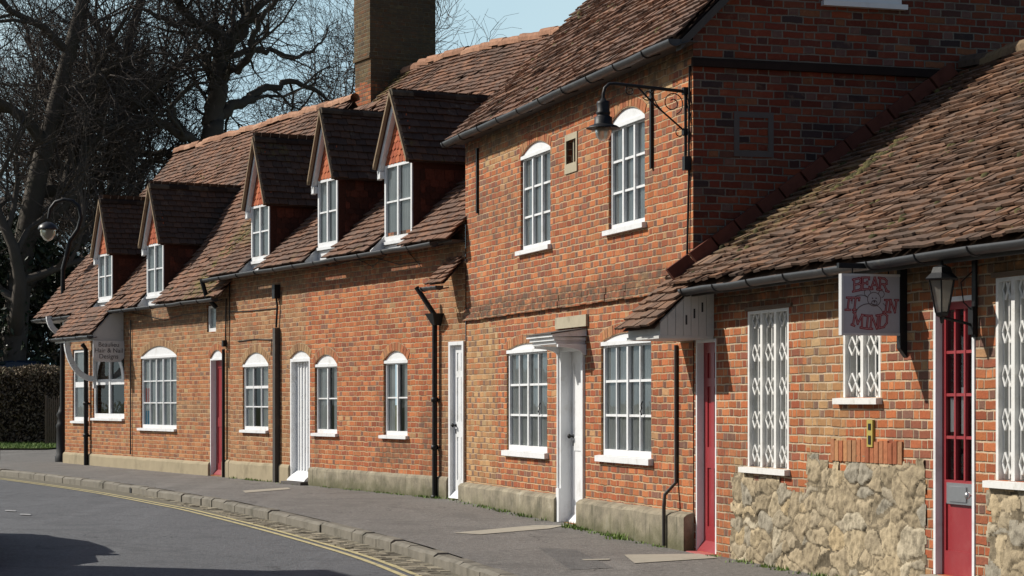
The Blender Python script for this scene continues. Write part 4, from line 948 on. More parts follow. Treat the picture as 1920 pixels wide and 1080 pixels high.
# tiles of the canopy part, running below the eaves
kk=math.hypot(1,S1); zc_=EV1-S1*(cO-EO1); tiles(rf,(cL,-cO-.03,zc_-.02),(1,0,0),(0,1,S1),cR-cL,(cO-EO1)*kk+.06,None,jit=1.2)
rf.face([(cL,-cO,zc_-.03),(cR,-cO,zc_-.03),(cR,-EO1+.02,EV1-.03),(cL,-EO1+.02,EV1-.03)],.2)
M1=tilemat('end_cottage_tiles',[(p,(c[0]*1.1,c[1]*1.05,c[2]*1.0)) for p,c in TILES],.2,.2,.35,mossrects=[(L1-1.7,L1-.3,-.3,.9,.9)])
r1=rf.build('roof',M1,H1)
ridge_tiles(r1,(XL,RY1,zr1+.05),(L1-1.55,RY1,zr1+.05),M['ridge'],r=.10,L=.36,wav=.03)
gutter(r1,(cR-.1,-EO1-.05,EV1-.05),(L1-.05,-EO1-.05,EV1-.05),.055); gutter(r1,(XL,-EO1-.05,EV1-.05),(cL,-EO1-.05,EV1-.05),.055); gutter(r1,(cL-.05,-cO-.05,zc_-.05),(cR+.02,-cO-.05,zc_-.05),.055)
sp=MB(); sp.box(XL,cL,-EO1-.0,.02,EV1-.11,EV1-.06); sp.box(XL,0,.021,RY1,EV1-.11,EV1-.06); sp.build('soffit',M['offwhite'],r1)
eb=MB(); xe=cR-.02; zE=F1.z(640,cR,.3)      # white end board of the canopy
eb.prism([(-cO+.02,zE),(-.004,zE),(-.004,EV1+S1*EO1-.05),(-cO+.02,zc_-.0)],'x',xe-.025,xe); eb.box(cL,xe-.025,-cO+.0,-cO+.02,zc_-.14,zc_-.03)
ebo=eb.build('canopy_board',M['offwhite'],H1)
def bracket(x,top,H,f=1.0):
    cO=.64*(1 if f>.5 else .62)
    mb=MB(); n=10; A0=[(-cO+.03+(cO-.08)*(1-math.cos(math.pi/2*k/n)),top-.02-(.95*f)*math.sin(math.pi/2*k/n)) for k in range(n+1)]
    for (p,q) in zip(A0,A0[1:]):
        d=Vector((q[0]-p[0],q[1]-p[1])).normalized(); nn=Vector((d.y,-d.x))*.055
        mb.hexa([(x-.035,p[0]-nn.x,p[1]-nn.y),(x+.035,p[0]-nn.x,p[1]-nn.y),(x+.035,q[0]-nn.x,q[1]-nn.y),(x-.035,q[0]-nn.x,q[1]-nn.y),(x-.035,p[0]+nn.x,p[1]+nn.y),(x+.035,p[0]+nn.x,p[1]+nn.y),(x+.035,q[0]+nn.x,q[1]+nn.y),(x-.035,q[0]+nn.x,q[1]+nn.y)])
    mb.box(x-.03,x+.03,-.06,-.003,top-1.2*f,top-.1)
    return mb.build('porch_bracket',M['white'],H)
bracket((F1.u(180)),zc_-.05,H1,.84); bracket(.05,EV1+.0,H1,.38)
gutterpipe(H1,F1,163,[(645,.16,0),(655,.08,0),(880,.08,0)],.045)
gutterpipe(H1,F1,242,[(600,.03,0),(852,.03,0)],.014,M['pipe'],collars=False)
u=F1.u(424); mb=MB(); mb.tube([(u,-.05,-.05),(u,-.05,F1.z(655,u))],.03,8); mb.box(u-.035,u+.035,-.07,-.004,F1.z(650,u),F1.z(638,u)); mb.tube([(u+.02,-.02,F1.z(640,u)),(u+.05,-.02,F1.z(560,u))],.012,6); mb.build('downpipe',M['black'],H1)
u=L1-.55; mb=MB(); mb.tube([(u,-.32,EV2-.05),(u+.05,-.25,EV2-.35),(u+.1,-.08,EV2-.55)],.04,8); mb.build('downpipe',M['black'],H1)
mb=MB(); cable(F1,[(245,585),(275,592),(310,600),(345,590),(390,585)],.006); mb.build('cable',M['black'],H1)

def moss(parent,roof,n,x0,x1,y0,y1,zf,seed):
    rn=random.Random(seed); mb=MB(); k=0
    while k<n:
        x=rn.uniform(x0,x1); y=rn.uniform(y0,y1)
        if noise.noise(Vector((x*.9,y*.9,seed)))<.0: continue
        k+=1; r=rn.uniform(.012,.045); z=zf(y)+.018; mb.lathe([(r,-.02),(r*.95,r*.25),(r*.6,r*.6),(0,r*.75)],(x,y,z),6,rn.random())
    tag(mb.build('moss',M['moss'],roof),None,None,None,'stuff')
M['moss']=rndmat('moss_clump',[(0,(.04,.037,.015)),(.5,(.085,.075,.028)),(1,(.15,.125,.045))],.4,30)
moss(H4,r4,300,.05,L4,-.2,RY,lambda y:EV4+S4*(y+EO),3); moss(H4,r4,150,.05,1.3,.0,1.6,lambda y:EV4+S4*(y+EO),8)
moss(H3,r3,200,0,W,-.15,2.2,lambda y:EAVE3+S3*(y-E3y),4); moss(H1,r1,200,1,L1-.4,-.2,2.9,lambda y:EV1+S1*(y+EO1),5); moss(H1,r1,420,L1-1.7,L1-.4,-.2,1.2,lambda y:EV1+S1*(y+EO1),9)

# ================================================================== signs
def local_empty(F,name,u,y,z): p=F.world(u,y,z); return empty(name,p,F.rz)
def text_mesh(txt,size,mat,parent,name,s,z,x,align='CENTER',extr=.0015):
    c=bpy.data.curves.new('t','FONT'); c.body=txt; c.size=size; c.align_x=align; c.extrude=extr
    o=bpy.data.objects.new('t',c); COL.objects.link(o); bpy.context.view_layer.update()
    me=bpy.data.meshes.new_from_object(o.evaluated_get(bpy.context.evaluated_depsgraph_get())); bpy.data.objects.remove(o)
    me.transform(Matrix(((0,0,1,x),(1,0,0,s),(0,1,0,z),(0,0,0,1)))); me.materials.clear(); me.materials.append(mat)
    n=bpy.data.objects.new(name,me); COL.objects.link(n); n.parent=parent; return n
# salon sign
us=cR+.0; S1e=tag(local_empty(F1,'hanging_sign',us,0,zE-.40),'white salon sign reading Beaulieu Hair & Nail Designs below the far canopy','sign')
sW=.62; sH=.42; b=MB(); y0=-sW-.01; c=.08
b.prism([(y0+c,0),(y0+sW-c,0),(y0+sW,c),(y0+sW,sH-.01),(y0,sH-.01),(y0,c)],'x',.005,.035); b.build('board',M['signwhite'],S1e)
for i,(tx,zz) in enumerate((("Beaulieu",.295),("Hair & Nail",.18),("Designs",.065))): text_mesh(tx,.125,M['ink'],S1e,'lettering',y0+sW/2,zz,.037)
# bear sign
ub=F4.u(1698); zt=F4.z(515,ub,.3); BW=.50; BH=F4.z(515,ub,.3)-F4.z(628,ub,.3)
S4e=tag(local_empty(F4,'hanging_sign',ub,0,zt-BH),'square grey sign reading Bear It In Mind with a teddy bear above the small window','sign')
yA=-(BW+.045); b=MB(); b.box(-.02,.02,yA,yA+BW,0,BH); bo_=b.build('board',M['signgrey'],S4e)
b=MB(); k=.014
b.box(-.024,.026,yA-.002,yA+k,-.004,BH+.004); b.box(-.024,.026,yA+BW-k,yA+BW+.002,-.004,BH+.004); b.box(-.024,.026,yA+k,yA+BW-k,-.004,k); b.box(-.024,.026,yA+k,yA+BW-k,BH-k,BH+.004); b.build('rim',M['signwhite'],S4e)
b=MB(); b.box(-.02,.02,yA-.02,-.06,BH+.045,BH+.085); b.box(-.03,.03,-.06,-.003,-.10,BH+.16); b.prism([(-.06,-.10),(-.003,-.17),(-.003,-.10)],'x',-.03,.03)
for q in (yA+.1,yA+BW-.1): b.tube([(0,q,BH+.05),(0,q,BH)],.006,5)
b.build('bracket',M['black'],S4e)
GLY={'B':[[(0,0),(0,1)],[(0,1),(.45,1),(.62,.88),(.62,.65),(.45,.53),(0,.53)],[(.45,.53),(.68,.42),(.68,.12),(.48,0),(0,0)],[(-.12,0),(.1,0)],[(-.12,1),(.1,1)]],
'E':[[(0,0),(0,1)],[(-.1,1),(.62,1),(.62,.82)],[(0,.52),(.45,.52)],[(.45,.42),(.45,.62)],[(-.1,0),(.65,0),(.65,.18)]],
'A':[[(0,0),(.35,1),(.7,0)],[(.12,.35),(.58,.35)],[(-.1,0),(.12,0)],[(.58,0),(.82,0)]],
'R':[[(0,0),(0,1)],[(0,1),(.45,1),(.64,.86),(.64,.62),(.45,.5),(0,.5)],[(.35,.5),(.7,0)],[(-.12,0),(.14,0)],[(.6,0),(.84,0)],[(-.12,1),(.1,1)]],
'I':[[(0.2,0),(.2,1)],[(0,0),(.4,0)],[(0,1),(.4,1)]],
'T':[[(.35,0),(.35,1)],[(0,.8),(0,1),(.7,1),(.7,.8)],[(.2,0),(.5,0)]],
'N':[[(.05,0),(.05,1),(.62,0),(.62,1)],[(-.1,0),(.2,0)],[(.48,1),(.78,1)],[(-.08,1),(.06,1)]],
'M':[[(0,0),(.08,1),(.4,.25),(.72,1),(.8,0)],[(-.12,0),(.12,0)],[(.68,0),(.94,0)],[(-.05,1),(.1,1)],[(.7,1),(.87,1)]],
'D':[[(0,0),(0,1)],[(-.1,1),(.38,1),(.62,.78),(.64,.25),(.4,0),(-.1,0)]]}
GW={'B':.78,'E':.78,'A':.82,'R':.84,'I':.46,'T':.78,'N':.80,'M':.98,'D':.74}
fillb=MB(); lineb=MB()
def seg(mb,p,q,w,x):
    d=Vector((q[0]-p[0],q[1]-p[1])); 
    if d.length<1e-6: return
    d.normalize(); n=Vector((-d.y,d.x))*w/2; e=d*w/2
    P=[(p[0]-e.x-n.x,p[1]-e.y-n.y),(q[0]+e.x-n.x,q[1]+e.y-n.y),(q[0]+e.x+n.x,q[1]+e.y+n.y),(p[0]-e.x+n.x,p[1]-e.y+n.y)]
    mb.face([(x,a_,b_) for a_,b_ in P])
XX=[.0215]
def word(txt,cx,cz,size,bend=0,ital=0):
    tot=sum(GW[c] for c in txt)*size; x=-tot/2
    for c in txt:
        for st_ in GLY[c]:
            pts=[]
            for (gx,gz) in st_:
                px_=x+gx*size*.95+gz*size*ital; pz_=gz*size; zz=bend*(px_*px_); pts.append((yA+BW/2+cx+px_,cz+pz_+zz))
            for p,q in zip(pts,pts[1:]):
                XX[0]+=.00001; seg(lineb,p,q,.0175,XX[0]); seg(fillb,p,q,.0055,XX[0]+.001)
        x+=GW[c]*size
word('BEAR',0.0,BH*.76,.090,-.9); word('IT',-.16,BH*.41,.092,0,.12); word('IN',.155,BH*.38,.092,0,.15); word('MIND',-.01,BH*.10,.098,1.2,.1)
lineb.build('lettering_outline',M['signline'],S4e); fillb.build('lettering',M['signfill'],S4e)
bb=MB(); bc=(yA+BW*.52,BH*.58)
def curve(pts,w=.0055,x=.0222):
    for p,q in zip(pts,pts[1:]): XX[0]+=.000005; seg(bb,p,q,w,x+(XX[0]-.0215)*.2)
def ell(cx,cz,rx,rz,a0=0,a1=360,n=22): return [(cx+rx*math.cos(R(a0+(a1-a0)*k/n)),cz+rz*math.sin(R(a0+(a1-a0)*k/n))) for k in range(n+1)]
curve(ell(bc[0]+.01,bc[1]+.005,.055,.052,-60,300)); curve(ell(bc[0]-.045,bc[1]+.052,.026,.027,0,260)); curve(ell(bc[0]+.07,bc[1]+.045,.024,.026,-80,180)); curve(ell(bc[0]-.10,bc[1]-.02,.075,.055,40,190)); curve(ell(bc[0]-.03,bc[1]-.105,.11,.075,20,170)); curve(ell(bc[0]+.06,bc[1]-.07,.05,.05,-60,60)); curve(ell(bc[0]+.012,bc[1]-.022,.022,.018))
for (ex,ez,er) in ((-.004,.012,.006),(.026,.012,.006),(.012,-.014,.008)): bb.face([(.0235,bc[0]+ex+p[0],bc[1]+ez+p[1]) for p in ell(0,0,er,er,0,330,10)])
bb.build('bear_outline',M['outline'],S4e)
# yellow wall gauge
ug=F4.u(1635); G=tag(local_empty(F4,'wall_plate',ug,-.002,F4.z(838,ug)),'narrow brass yellow plate with dark recesses on the bricks under the small window','wall plate')
hG=F4.z(787,ug)-F4.z(838,ug); g=MB(); g.box(-.05,.05,-.02,0,0,hG); g.build('body',M['brass'],G); 
for (qa,qb) in ((.02,hG*.42),(hG*.62,hG-.03)): g=MB(); g.box(-.02,.025,-.024,-.0205,qa,qb); g.build('recess',M['black'],G)
# ================================================================== wall lantern by right door
ul=F4.u(1830); zl=F4.z(640,ul,.25); LN=tag(local_empty(F4,'wall_lantern',ul,0,zl),'black coach lantern with cream glass on a bracket beside the glazed red door','lantern')
ly=-.27; b=MB(); b.box(-.028,.028,-.02,-.003,.03,.62); b.box(-.035,.035,-.045,-.0205,.05,.25)
b.tube([(0,-.04,.12),(0,-.12,.14),(0,ly+.02,.165),(0,ly,.175)],.011,7); b.tube([(0,-.03,.5),(0,-.12,.42),(0,-.1,.28),(0,-.03,.22)],.005,5); b.build('bracket',M['black'],LN)
b=MB(); ph=R(30)
b.lathe([(.0,-.055),(.012,-.05),(.02,-.01),(.045,.0),(.055,.025),(.05,.03)],(0,ly,.18),6,phase=ph,smooth=False)
b.lathe([(.125,.255),(.13,.265),(.085,.305),(.07,.345),(.03,.36),(.012,.365),(.012,.385),(0,.395)],(0,ly,.18),6,phase=ph,smooth=False); b.lathe([(.0,.25),(.125,.255)],(0,ly,.18),6,phase=ph,smooth=False)
for k in range(6): an=ph+math.pi/3*k; b.tube([(.05*math.cos(an),ly+.05*math.sin(an),.205),(.098*math.cos(an),ly+.098*math.sin(an),.435)],.006,5)
b.build('lantern_frame',M['black'],LN)
b=MB(); b.lathe([(.045,.03),(.092,.25)],(0,ly,.18),6,phase=ph,smooth=False); b.build('lamp_glass',M['lampglass'],LN)
# ================================================================== ornate lamp on the tall house
uo=W-.12; zo=F3.z(172,uo,0); ON=tag(local_empty(F3,'wall_lamp',uo,0,zo-.55),'black lamp with clear globe on a scrolled iron bracket at the tall house corner','lamp')
arm=.87; b=MB(); zt=.55
b.tube([(0,-.03,zt+.0),(0,-.03,zt-.55),(0,-.03,zt-.62)],.016,8); b.box(-.03,.03,-.06,-.003,zt-.03,zt+.04); b.box(-.03,.03,-.06,-.003,zt-.42,zt-.36)
b.tube([(0,-.03,zt),(0,-arm+.12,zt+.045),(0,-arm+.06,zt+.04),(0,-arm+.015,zt+.0),(0,-arm,zt-.06),(0,-arm,zt-.12)],.017,8)
b.tube([(0,-.03,zt-.39),(0,-.22,zt-.24),(0,-.36,zt-.13),(0,-.52,zt+.02)],.009,6)
def spiral(cy,cz_,r0,r1,a0,turns,n=36): return [(0,cy+(r0+(r1-r0)*k/n)*math.cos(R(a0+360*turns*k/n)),cz_+(r0+(r1-r0)*k/n)*math.sin(R(a0+360*turns*k/n))) for k in range(n+1)]
for s_ in (spiral(-.165,zt-.115,.115,.03,-70,1.55),spiral(-.42,zt-.05,.055,.018,200,1.3),spiral(-.60,zt-.015,.05,.02,100,1.1),spiral(-.09,zt-.40,.05,.028,40,.8)): b.tube(s_,.0055,5)
b.tube([(0,-.26,zt-.21),(0,-.33,zt-.13),(0,-.38,zt-.03),(0,-.35,zt+.01)],.0055,5)
b.tube([(0,-.03,zt),(.05,-.01,zt-.3)],.005,5); b.tube([(0,-.02,zt-.02),(.09,-.006,zt-.28)],.005,5)
b.build('scroll_bracket',M['black'],ON)
b=MB(); b.lathe([(0,0),(.022,0),(.03,-.02),(.06,-.03),(.065,-.05),(.06,-.12),(.068,-.13),(.068,-.15),(.06,-.16),(.07,-.175),(.085,-.18),(.088,-.24),(.095,-.25),(.13,-.262),(.165,-.285),(.165,-.29),(.12,-.275),(.07,-.265)],(0,-arm,zt-.10),24); b.build('lamp_head',M['black'],ON)
b=MB(); b.lathe([(.072,-.275),(.078,-.30),(.075,-.34),(.055,-.385),(.02,-.405),(.0,-.408)],(0,-arm,zt-.10),20); b.build('globe',M['lampglass'],ON)
# ================================================================== street lamp left
sy=46.0; sx=-.2105*sy; LP=tag(empty('street_lamp',(sx,sy,zp(sy)),0),'black swan necked street lamp post standing at the far end of the terrace','street lamp')
pz=lambda py: EYE+(HY-py)/FPX*sy-zp(sy); px_=lambda p:(p-CX)/FPX*sy-sx
b=MB(); b.lathe([(.17,-.02),(.17,.12),(.14,.16),(.135,.72),(.155,.78),(.12,.84),(.11,.95),(.14,1.02),(.10,1.1),(.065,1.22),(.06,2.2),(.055,3.4),(.042,4.2)],(0,0,0),18)
top=[(0,0,4.15),(px_(127),0,pz(470)),(px_(131),0,pz(452)),(px_(146),0,pz(430)),(px_(152),0,pz(408)),(px_(148),0,pz(388)),(px_(136),0,pz(377)),(px_(120),0,pz(374)),(px_(104),0,pz(379)),(px_(94),0,pz(392)),(px_(91),0,pz(410))]
b.tube(top,[.05,.05,.048,.045,.043,.042,.042,.042,.04,.038,.036],8); b.build('post',M['black'],LP)
b=MB(); lx,lz=px_(90),pz(418); b.lathe([(0,.02),(.05,.02),(.10,.0),(.19,-.06),(.215,-.12),(.22,-.15),(.17,-.15)],(lx,0,lz),20); b.build('lamp_hood',plain('grey_lamp_hood',(.03,.03,.033),.4,.4,.1,8,.05),LP)
b=MB(); b.lathe([(.17,-.15),(.16,-.26),(.09,-.36),(.0,-.40)],(lx,0,lz),16); b.build('lamp_glass',M['lampglass'],LP)

# ================================================================== ground, road, pavement
KP=[(11.5,-24),(9.0,-15),(6.3,-6),(4.6,0),(3.25,5),(1.9,10),(.72,14.5),(.08,17.0),(-.43,19.05),(-.94,20.95),(-1.75,23.2),(-2.85,26.0),(-4.25,29.3),(-6.47,34.4),(-9.9,41.1),(-13.2,47.0),(-17.8,55),(-24.5,66),(-34,82),(-60,120)]
def catmull(P,step):
    P=[Vector(p) for p in P]; out=[]
    for i in range(1,len(P)-2):
        p0,p1,p2,p3=P[i-1:i+3]; n=max(2,int((p2-p1).length/step))
        for k in range(n):
            t=k/n; out.append(.5*((2*p1)+(-p0+p2)*t+(2*p0-5*p1+4*p2-p3)*t*t+(-p0+3*p1-3*p2+p3)*t**3))
    return out
KC=catmull(KP,.5)
def normals(C):
    out=[]
    for i in range(len(C)):
        t=(C[min(i+1,len(C)-1)]-C[max(i-1,0)]).normalized(); out.append(Vector((t.y,-t.x)))   # to the right (houses)
    return out
KN=normals(KC)
def strip(name,offs,zf,mat,lab=None,extra=0):
    mb=MB(); 
    for i in range(len(KC)-1):
        for a,b in zip(offs,offs[1:]):
            P=[KC[i]+KN[i]*a,KC[i]+KN[i]*b,KC[i+1]+KN[i+1]*b,KC[i+1]+KN[i+1]*a]
            mb.idx([(p.x,p.y,zf(p.y,o)) for p,o in zip(P,(a,b,b,a))],[(0,1,2,3)],.5,True)
    o=mb.build(name,mat); tag(o,lab,None,None,'structure'); return o
strip('road',[-6.4,-5,-3,-1.5,-.6,0.05],lambda y,o: zp(y)-KERBH+.03*(1-((o+3.2)/3.2)**2),M['road'])
strip('pavement',[.13,.6,1.5,3,6,12,20],lambda y,o: zp(y)+.004,M['pave'])
strip('opposite_pavement',[-12,-9,-6.4],lambda y,o: zp(y),M['pave'])
gd=MB(); gd.face([(-900,-300,-.35),(900,-300,-.35),(900,1500,-.35),(-900,1500,-.35)]); tag(gd.build('ground',M['soil']),None,None,None,'structure')
gd=MB()
for i in range(12):
    for j in range(10):
        xa,ya=-70+i*10,58+j*12; gd.face([(xa,ya,zp(ya)-.02),(xa+10,ya,zp(ya)-.02),(xa+10,ya+12,zp(ya+12)-.02),(xa,ya+12,zp(ya+12)-.02)])
tag(gd.build('woodland_ground',M['soil']),None,None,None,'structure')
# kerb stones
acc=[0]
for p,q in zip(KC,KC[1:]): acc.append(acc[-1]+(q-p).length)
def at(s):
    import bisect
    i=min(max(bisect.bisect(acc,s)-1,0),len(KC)-2); t=(s-acc[i])/(acc[i+1]-acc[i]); return KC[i].lerp(KC[i+1],t),KN[i].lerp(KN[i+1],t).normalized()
s=8.0; kb=MB()
while s<acc[-1]-40:
    L=random.uniform(.38,.85); p,n=at(s); q,m=at(s+L-.014); e=random.uniform(-.010,.010); f=random.uniform(-.012,.010); z0,z1=zp(p.y),zp(q.y)
    A_=p+n*(-.02+f); B_=p+n*.13; C_=q+m*.13; D_=q+m*(-.02+f+random.uniform(-.006,.006))
    ch_=.022
    kb.hexa([(A_.x,A_.y,z0-.3),(B_.x,B_.y,z0-.3),(C_.x,C_.y,z1-.3),(D_.x,D_.y,z1-.3),(A_.x,A_.y,z0-ch_+e),(B_.x,B_.y,z0-ch_+e),(C_.x,C_.y,z1-ch_+e),(D_.x,D_.y,z1-ch_+e)])
    A2=p+n*(ch_+f)+ (q-p).normalized()*.012; B2=p+n*.125+(q-p).normalized()*.012; C2=q+m*.125-(q-p).normalized()*.012; D2_=q+m*(ch_+f)-(q-p).normalized()*.012; h=.004
    kb.hexa([(A_.x,A_.y,z0-ch_+e),(B_.x,B_.y,z0-ch_+e),(C_.x,C_.y,z1-ch_+e),(D_.x,D_.y,z1-ch_+e),(A2.x,A2.y,z0+h+e),(B2.x,B2.y,z0+h+e),(C2.x,C2.y,z1+h+e),(D2_.x,D2_.y,z1+h+e)])
    s+=L
tag(kb.build('kerb',M['kerb']),None,None,None,'structure')
# sett channel beside the kerb
st=MB(); s=14.0
while s<acc[-1]-50:
    L=random.uniform(.09,.17); p,n=at(s); q,m=at(s+L-.012); fade=1
    o=-.03
    for k in range(3):
        w=random.uniform(.105,.125)
        if p.y>33+k*-3 : break
        A_=p+n*(o-w+.01); B_=p+n*o; C_=q+m*o; D_=q+m*(o-w+.01); zz=zp(p.y)-KERBH+.014; e=random.uniform(-.003,.005)
        st.hexa([(A_.x,A_.y,zz-.1),(B_.x,B_.y,zz-.1),(C_.x,C_.y,zz-.1),(D_.x,D_.y,zz-.1)]+[(P.x,P.y,zz+e+random.uniform(-.003,.003)) for P in (A_,B_,C_,D_)],random.random()); o-=w
    s+=L
strip('sett_bed',[-.36,-.18,0],lambda y,o: zp(y)-KERBH+.0115,M['settbed'])
tag(st.build('sett_channel',M['sett']),None,None,None,'structure')
# double yellow lines
for off,nm in ((-.40,0),(-.53,1)):
    mb=MB()
    for i in range(len(KC)-1):
        if KC[i].y>60: break
        a,b=off-.032,off+.032; P=[KC[i]+KN[i]*a,KC[i]+KN[i]*b,KC[i+1]+KN[i+1]*b,KC[i+1]+KN[i+1]*a]; zf=lambda y,o: zp(y)-KERBH+.03*(1-((o+3.2)/3.2)**2)+.006
        mb.face([(p.x,p.y,zf(p.y,o)) for p,o in zip(P,(a,b,b,a))])
    tag(mb.build('yellow_line',M['yellowline']),None,None,None,'structure')
# concrete service slab and patches on the pavement
def patch(pts,mat,name,dz=.007):
    W_=[]
    for (px,py) in pts:
        y=25.0
        for _ in range(20): y=FPX*(EYE-(zp(y)+.009))/(py-HY)
        W_.append(((px-CX)/FPX*y,y,zp(y)+.003+dz))
    mb=MB(); mb.face(W_); tag(mb.build(name,mat),None,None,None,'structure')
patch([(1170,1040),(1320,1038),(1345,1046),(1190,1056)],M['concrete'],'pavement_slab')
patch([(850,999),(1000,985),(1060,985),(1030,991),(900,1002)],M['concrete'],'pavement_slab')
patch([(455,920),(540,914),(545,917),(460,924)],M['concrete'],'pavement_slab')
M['tar']=roadmat('dark_tar_patch',(.088,.085,.082),(.15,.145,.138)); M['worn']=plain('worn_white_paint',(.34,.34,.34),.9,.2,.3,20,.1,dirt=(.12,.12,.13),dirtamt=.9)
patch([(1010,1026),(1080,1030),(1150,1064),(1070,1068)],M['tar'],'tar_patch',.004)
patch([(1090,1049),(1144,1048),(1142,1050),(1095,1051)],M['concrete'],'pavement_slab',.009)
def rpatch(pts,mat,name,dz):
    W_=[]
    for (px,py) in pts:
        y=25.0
        for _ in range(30): y=FPX*(EYE-(zp(y)-KERBH+.03))/(py-HY)
        W_.append(((px-CX)/FPX*y,y,zp(y)-KERBH+.03+dz))
    mb=MB(); mb.face(W_); tag(mb.build(name,mat),None,None,None,'structure')
rpatch([(10,957),(30,958),(29,960),(9,959)],M['worn'],'worn_road_marking',.008); rpatch([(38,964),(58,965),(57,967),(37,966)],M['worn'],'worn_road_marking',.008)
# gully slot in the kerb
dg=MB(); s_i=min(range(len(KC)),key=lambda i:abs(KC[i].x-KC[i].y*(236-CX)/FPX)+(99 if KC[i].y<20 else 0)); p=KC[s_i]; n_=KN[s_i]; t_=Vector((-n_.y,n_.x)); zk=zp(p.y)
dg.hexa([tuple((p+t_*a-n_*b).to_3d()+Vector((0,0,zk+c))) for c in (-.14,-.035) for a,b in ((-.22,.028),(.22,.028),(.22,.0),(-.22,.0))]); tag(dg.build('kerb_gully',M['dim']),None,None,None,'structure')
# wing of weeds along the wall foot
wd=MB()
def tuft(x,y,z,n,h,s=.03,r0=0,r1=1):
    for _ in range(n):
        a=random.uniform(0,6.28); bx,by=x+random.gauss(0,s),y+random.gauss(0,s); hh=h*random.uniform(.4,1); lx,ly=math.cos(a)*hh*.5,math.sin(a)*hh*.5; w=.006+h*.03
        wd.face([(bx-w*math.sin(a),by+w*math.cos(a),z),(bx+w*math.sin(a),by-w*math.cos(a),z),(bx+lx,by+ly,z+hh)],random.uniform(r0,r1))
for F,a,b,n in ((F2,.3,6.3,26),(F2,6.3,9.6,26),(F3,.2,3.9,22),(F3,5,8,30),(F4,.6,5,30)):
    for _ in range(n):
        u=random.uniform(a,b); p=F.world(u,-(.13 if F is F3 else .06)-abs(random.gauss(0,.03)),0); tuft(p.x,p.y,zp(p.y)+.004,random.randint(6,22),random.uniform(.02,.06),.04)
p=F3.world(F3.u(1195),-.2,0); tuft(p.x,p.y,zp(p.y)+.004,60,.09,.05,.5,1); p=F3.world(F3.u(1098),-.2,0); tuft(p.x,p.y,zp(p.y)+.004,50,.08,.04,.4,1)
tag(wd.build('weeds',M['grass']),'small green weeds sprouting along the foot of the walls','weeds',None,'stuff')
# grass verge left
wd=MB(); 
vp=[(-19,57.5),(-12.6,57.5),(-12.2,66),(-24,66)]
gp=MB(); gp.face([(x,y,zp(y)+.05) for x,y in vp]); tag(gp.build('grass_bank',M['soil']),None,None,None,'structure')
for _ in range(9000):
    y=random.uniform(57.4,63); x=random.uniform(-17,-12.4); tuft(x,y,zp(y)+.05,1,random.uniform(.05,.13),.02)
tag(wd.build('grass',M['grass']),'sunlit green grass verge in front of the hedge','grass',None,'stuff')

# ================================================================== hedge, gate
def leafcloud(n,fn,size,mat,name,par=None,rb=0):
    mb=MB()
    for _ in range(n):
        p,sh=fn(); s=size*random.uniform(.6,1.3); a=Vector((random.gauss(0,1),random.gauss(0,1),random.gauss(0,1))).normalized(); b=a.cross(Vector((random.gauss(0,1),random.gauss(0,1),random.gauss(0,1)))).normalized()
        p=Vector(p); mb.face([p-a*s-b*s*.1,p-b*s*.45,p+a*s,p+b*s*.45],min(1,max(0,random.random()*.8+sh)))
    return mb.build(name,mat,par)
def hedgept():
    x=random.uniform(-26,-12.3); y=64+ (random.uniform(-1,1)**3)*1.1; t=random.random()
    zt=2.45+.10*noise.noise(Vector((x*1.1,0,0)))
    if t<.6: y=63+.25*noise.noise(Vector((x*1.5,0,3)))-random.random()**2*.25*-1; z=random.uniform(.05,zt); y+=.12*noise.noise(Vector((x*3,0,z*3)))
    elif t<.9: z=zt-random.random()**2*.3; y=random.uniform(63,65)
    else: z=random.uniform(0,zt)
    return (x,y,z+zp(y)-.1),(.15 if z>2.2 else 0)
hg=tag(empty('hedge',(-18,64,zp(64))),'long brown clipped winter hedge behind the grass at the left edge','hedge')
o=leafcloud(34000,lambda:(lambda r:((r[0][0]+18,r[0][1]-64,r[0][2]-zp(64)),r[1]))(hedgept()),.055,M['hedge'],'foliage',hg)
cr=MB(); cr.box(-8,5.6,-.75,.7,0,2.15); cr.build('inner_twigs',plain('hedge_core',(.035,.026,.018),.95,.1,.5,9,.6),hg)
gt=tag(empty('wooden_gate',(-13.3,61.5,zp(61.5))),'weathered grey picket gate between the hedge and the end cottage','gate')
g=MB()
for k in range(8):
    x=-.45+k*.14; g.prism([(x,.05),(x+.09,.05),(x+.09,1.35),(x+.045,1.45),(x,1.35)],'y',0,.03)
g.build('picket',M['wood'],gt); g=MB(); g.box(-.5,.62,.031,.07,.3,.4); g.box(-.5,.62,.031,.07,1.0,1.1); g.build('rail',M['wood'],gt); 
for q_ in (-.62,.62): g=MB(); g.box(q_,q_+.12,-.03,.1,0,1.5); g.build('gate_post',M['wood'],gt)
gt.location.x=-13.2; gt.scale=(.42,1,1)

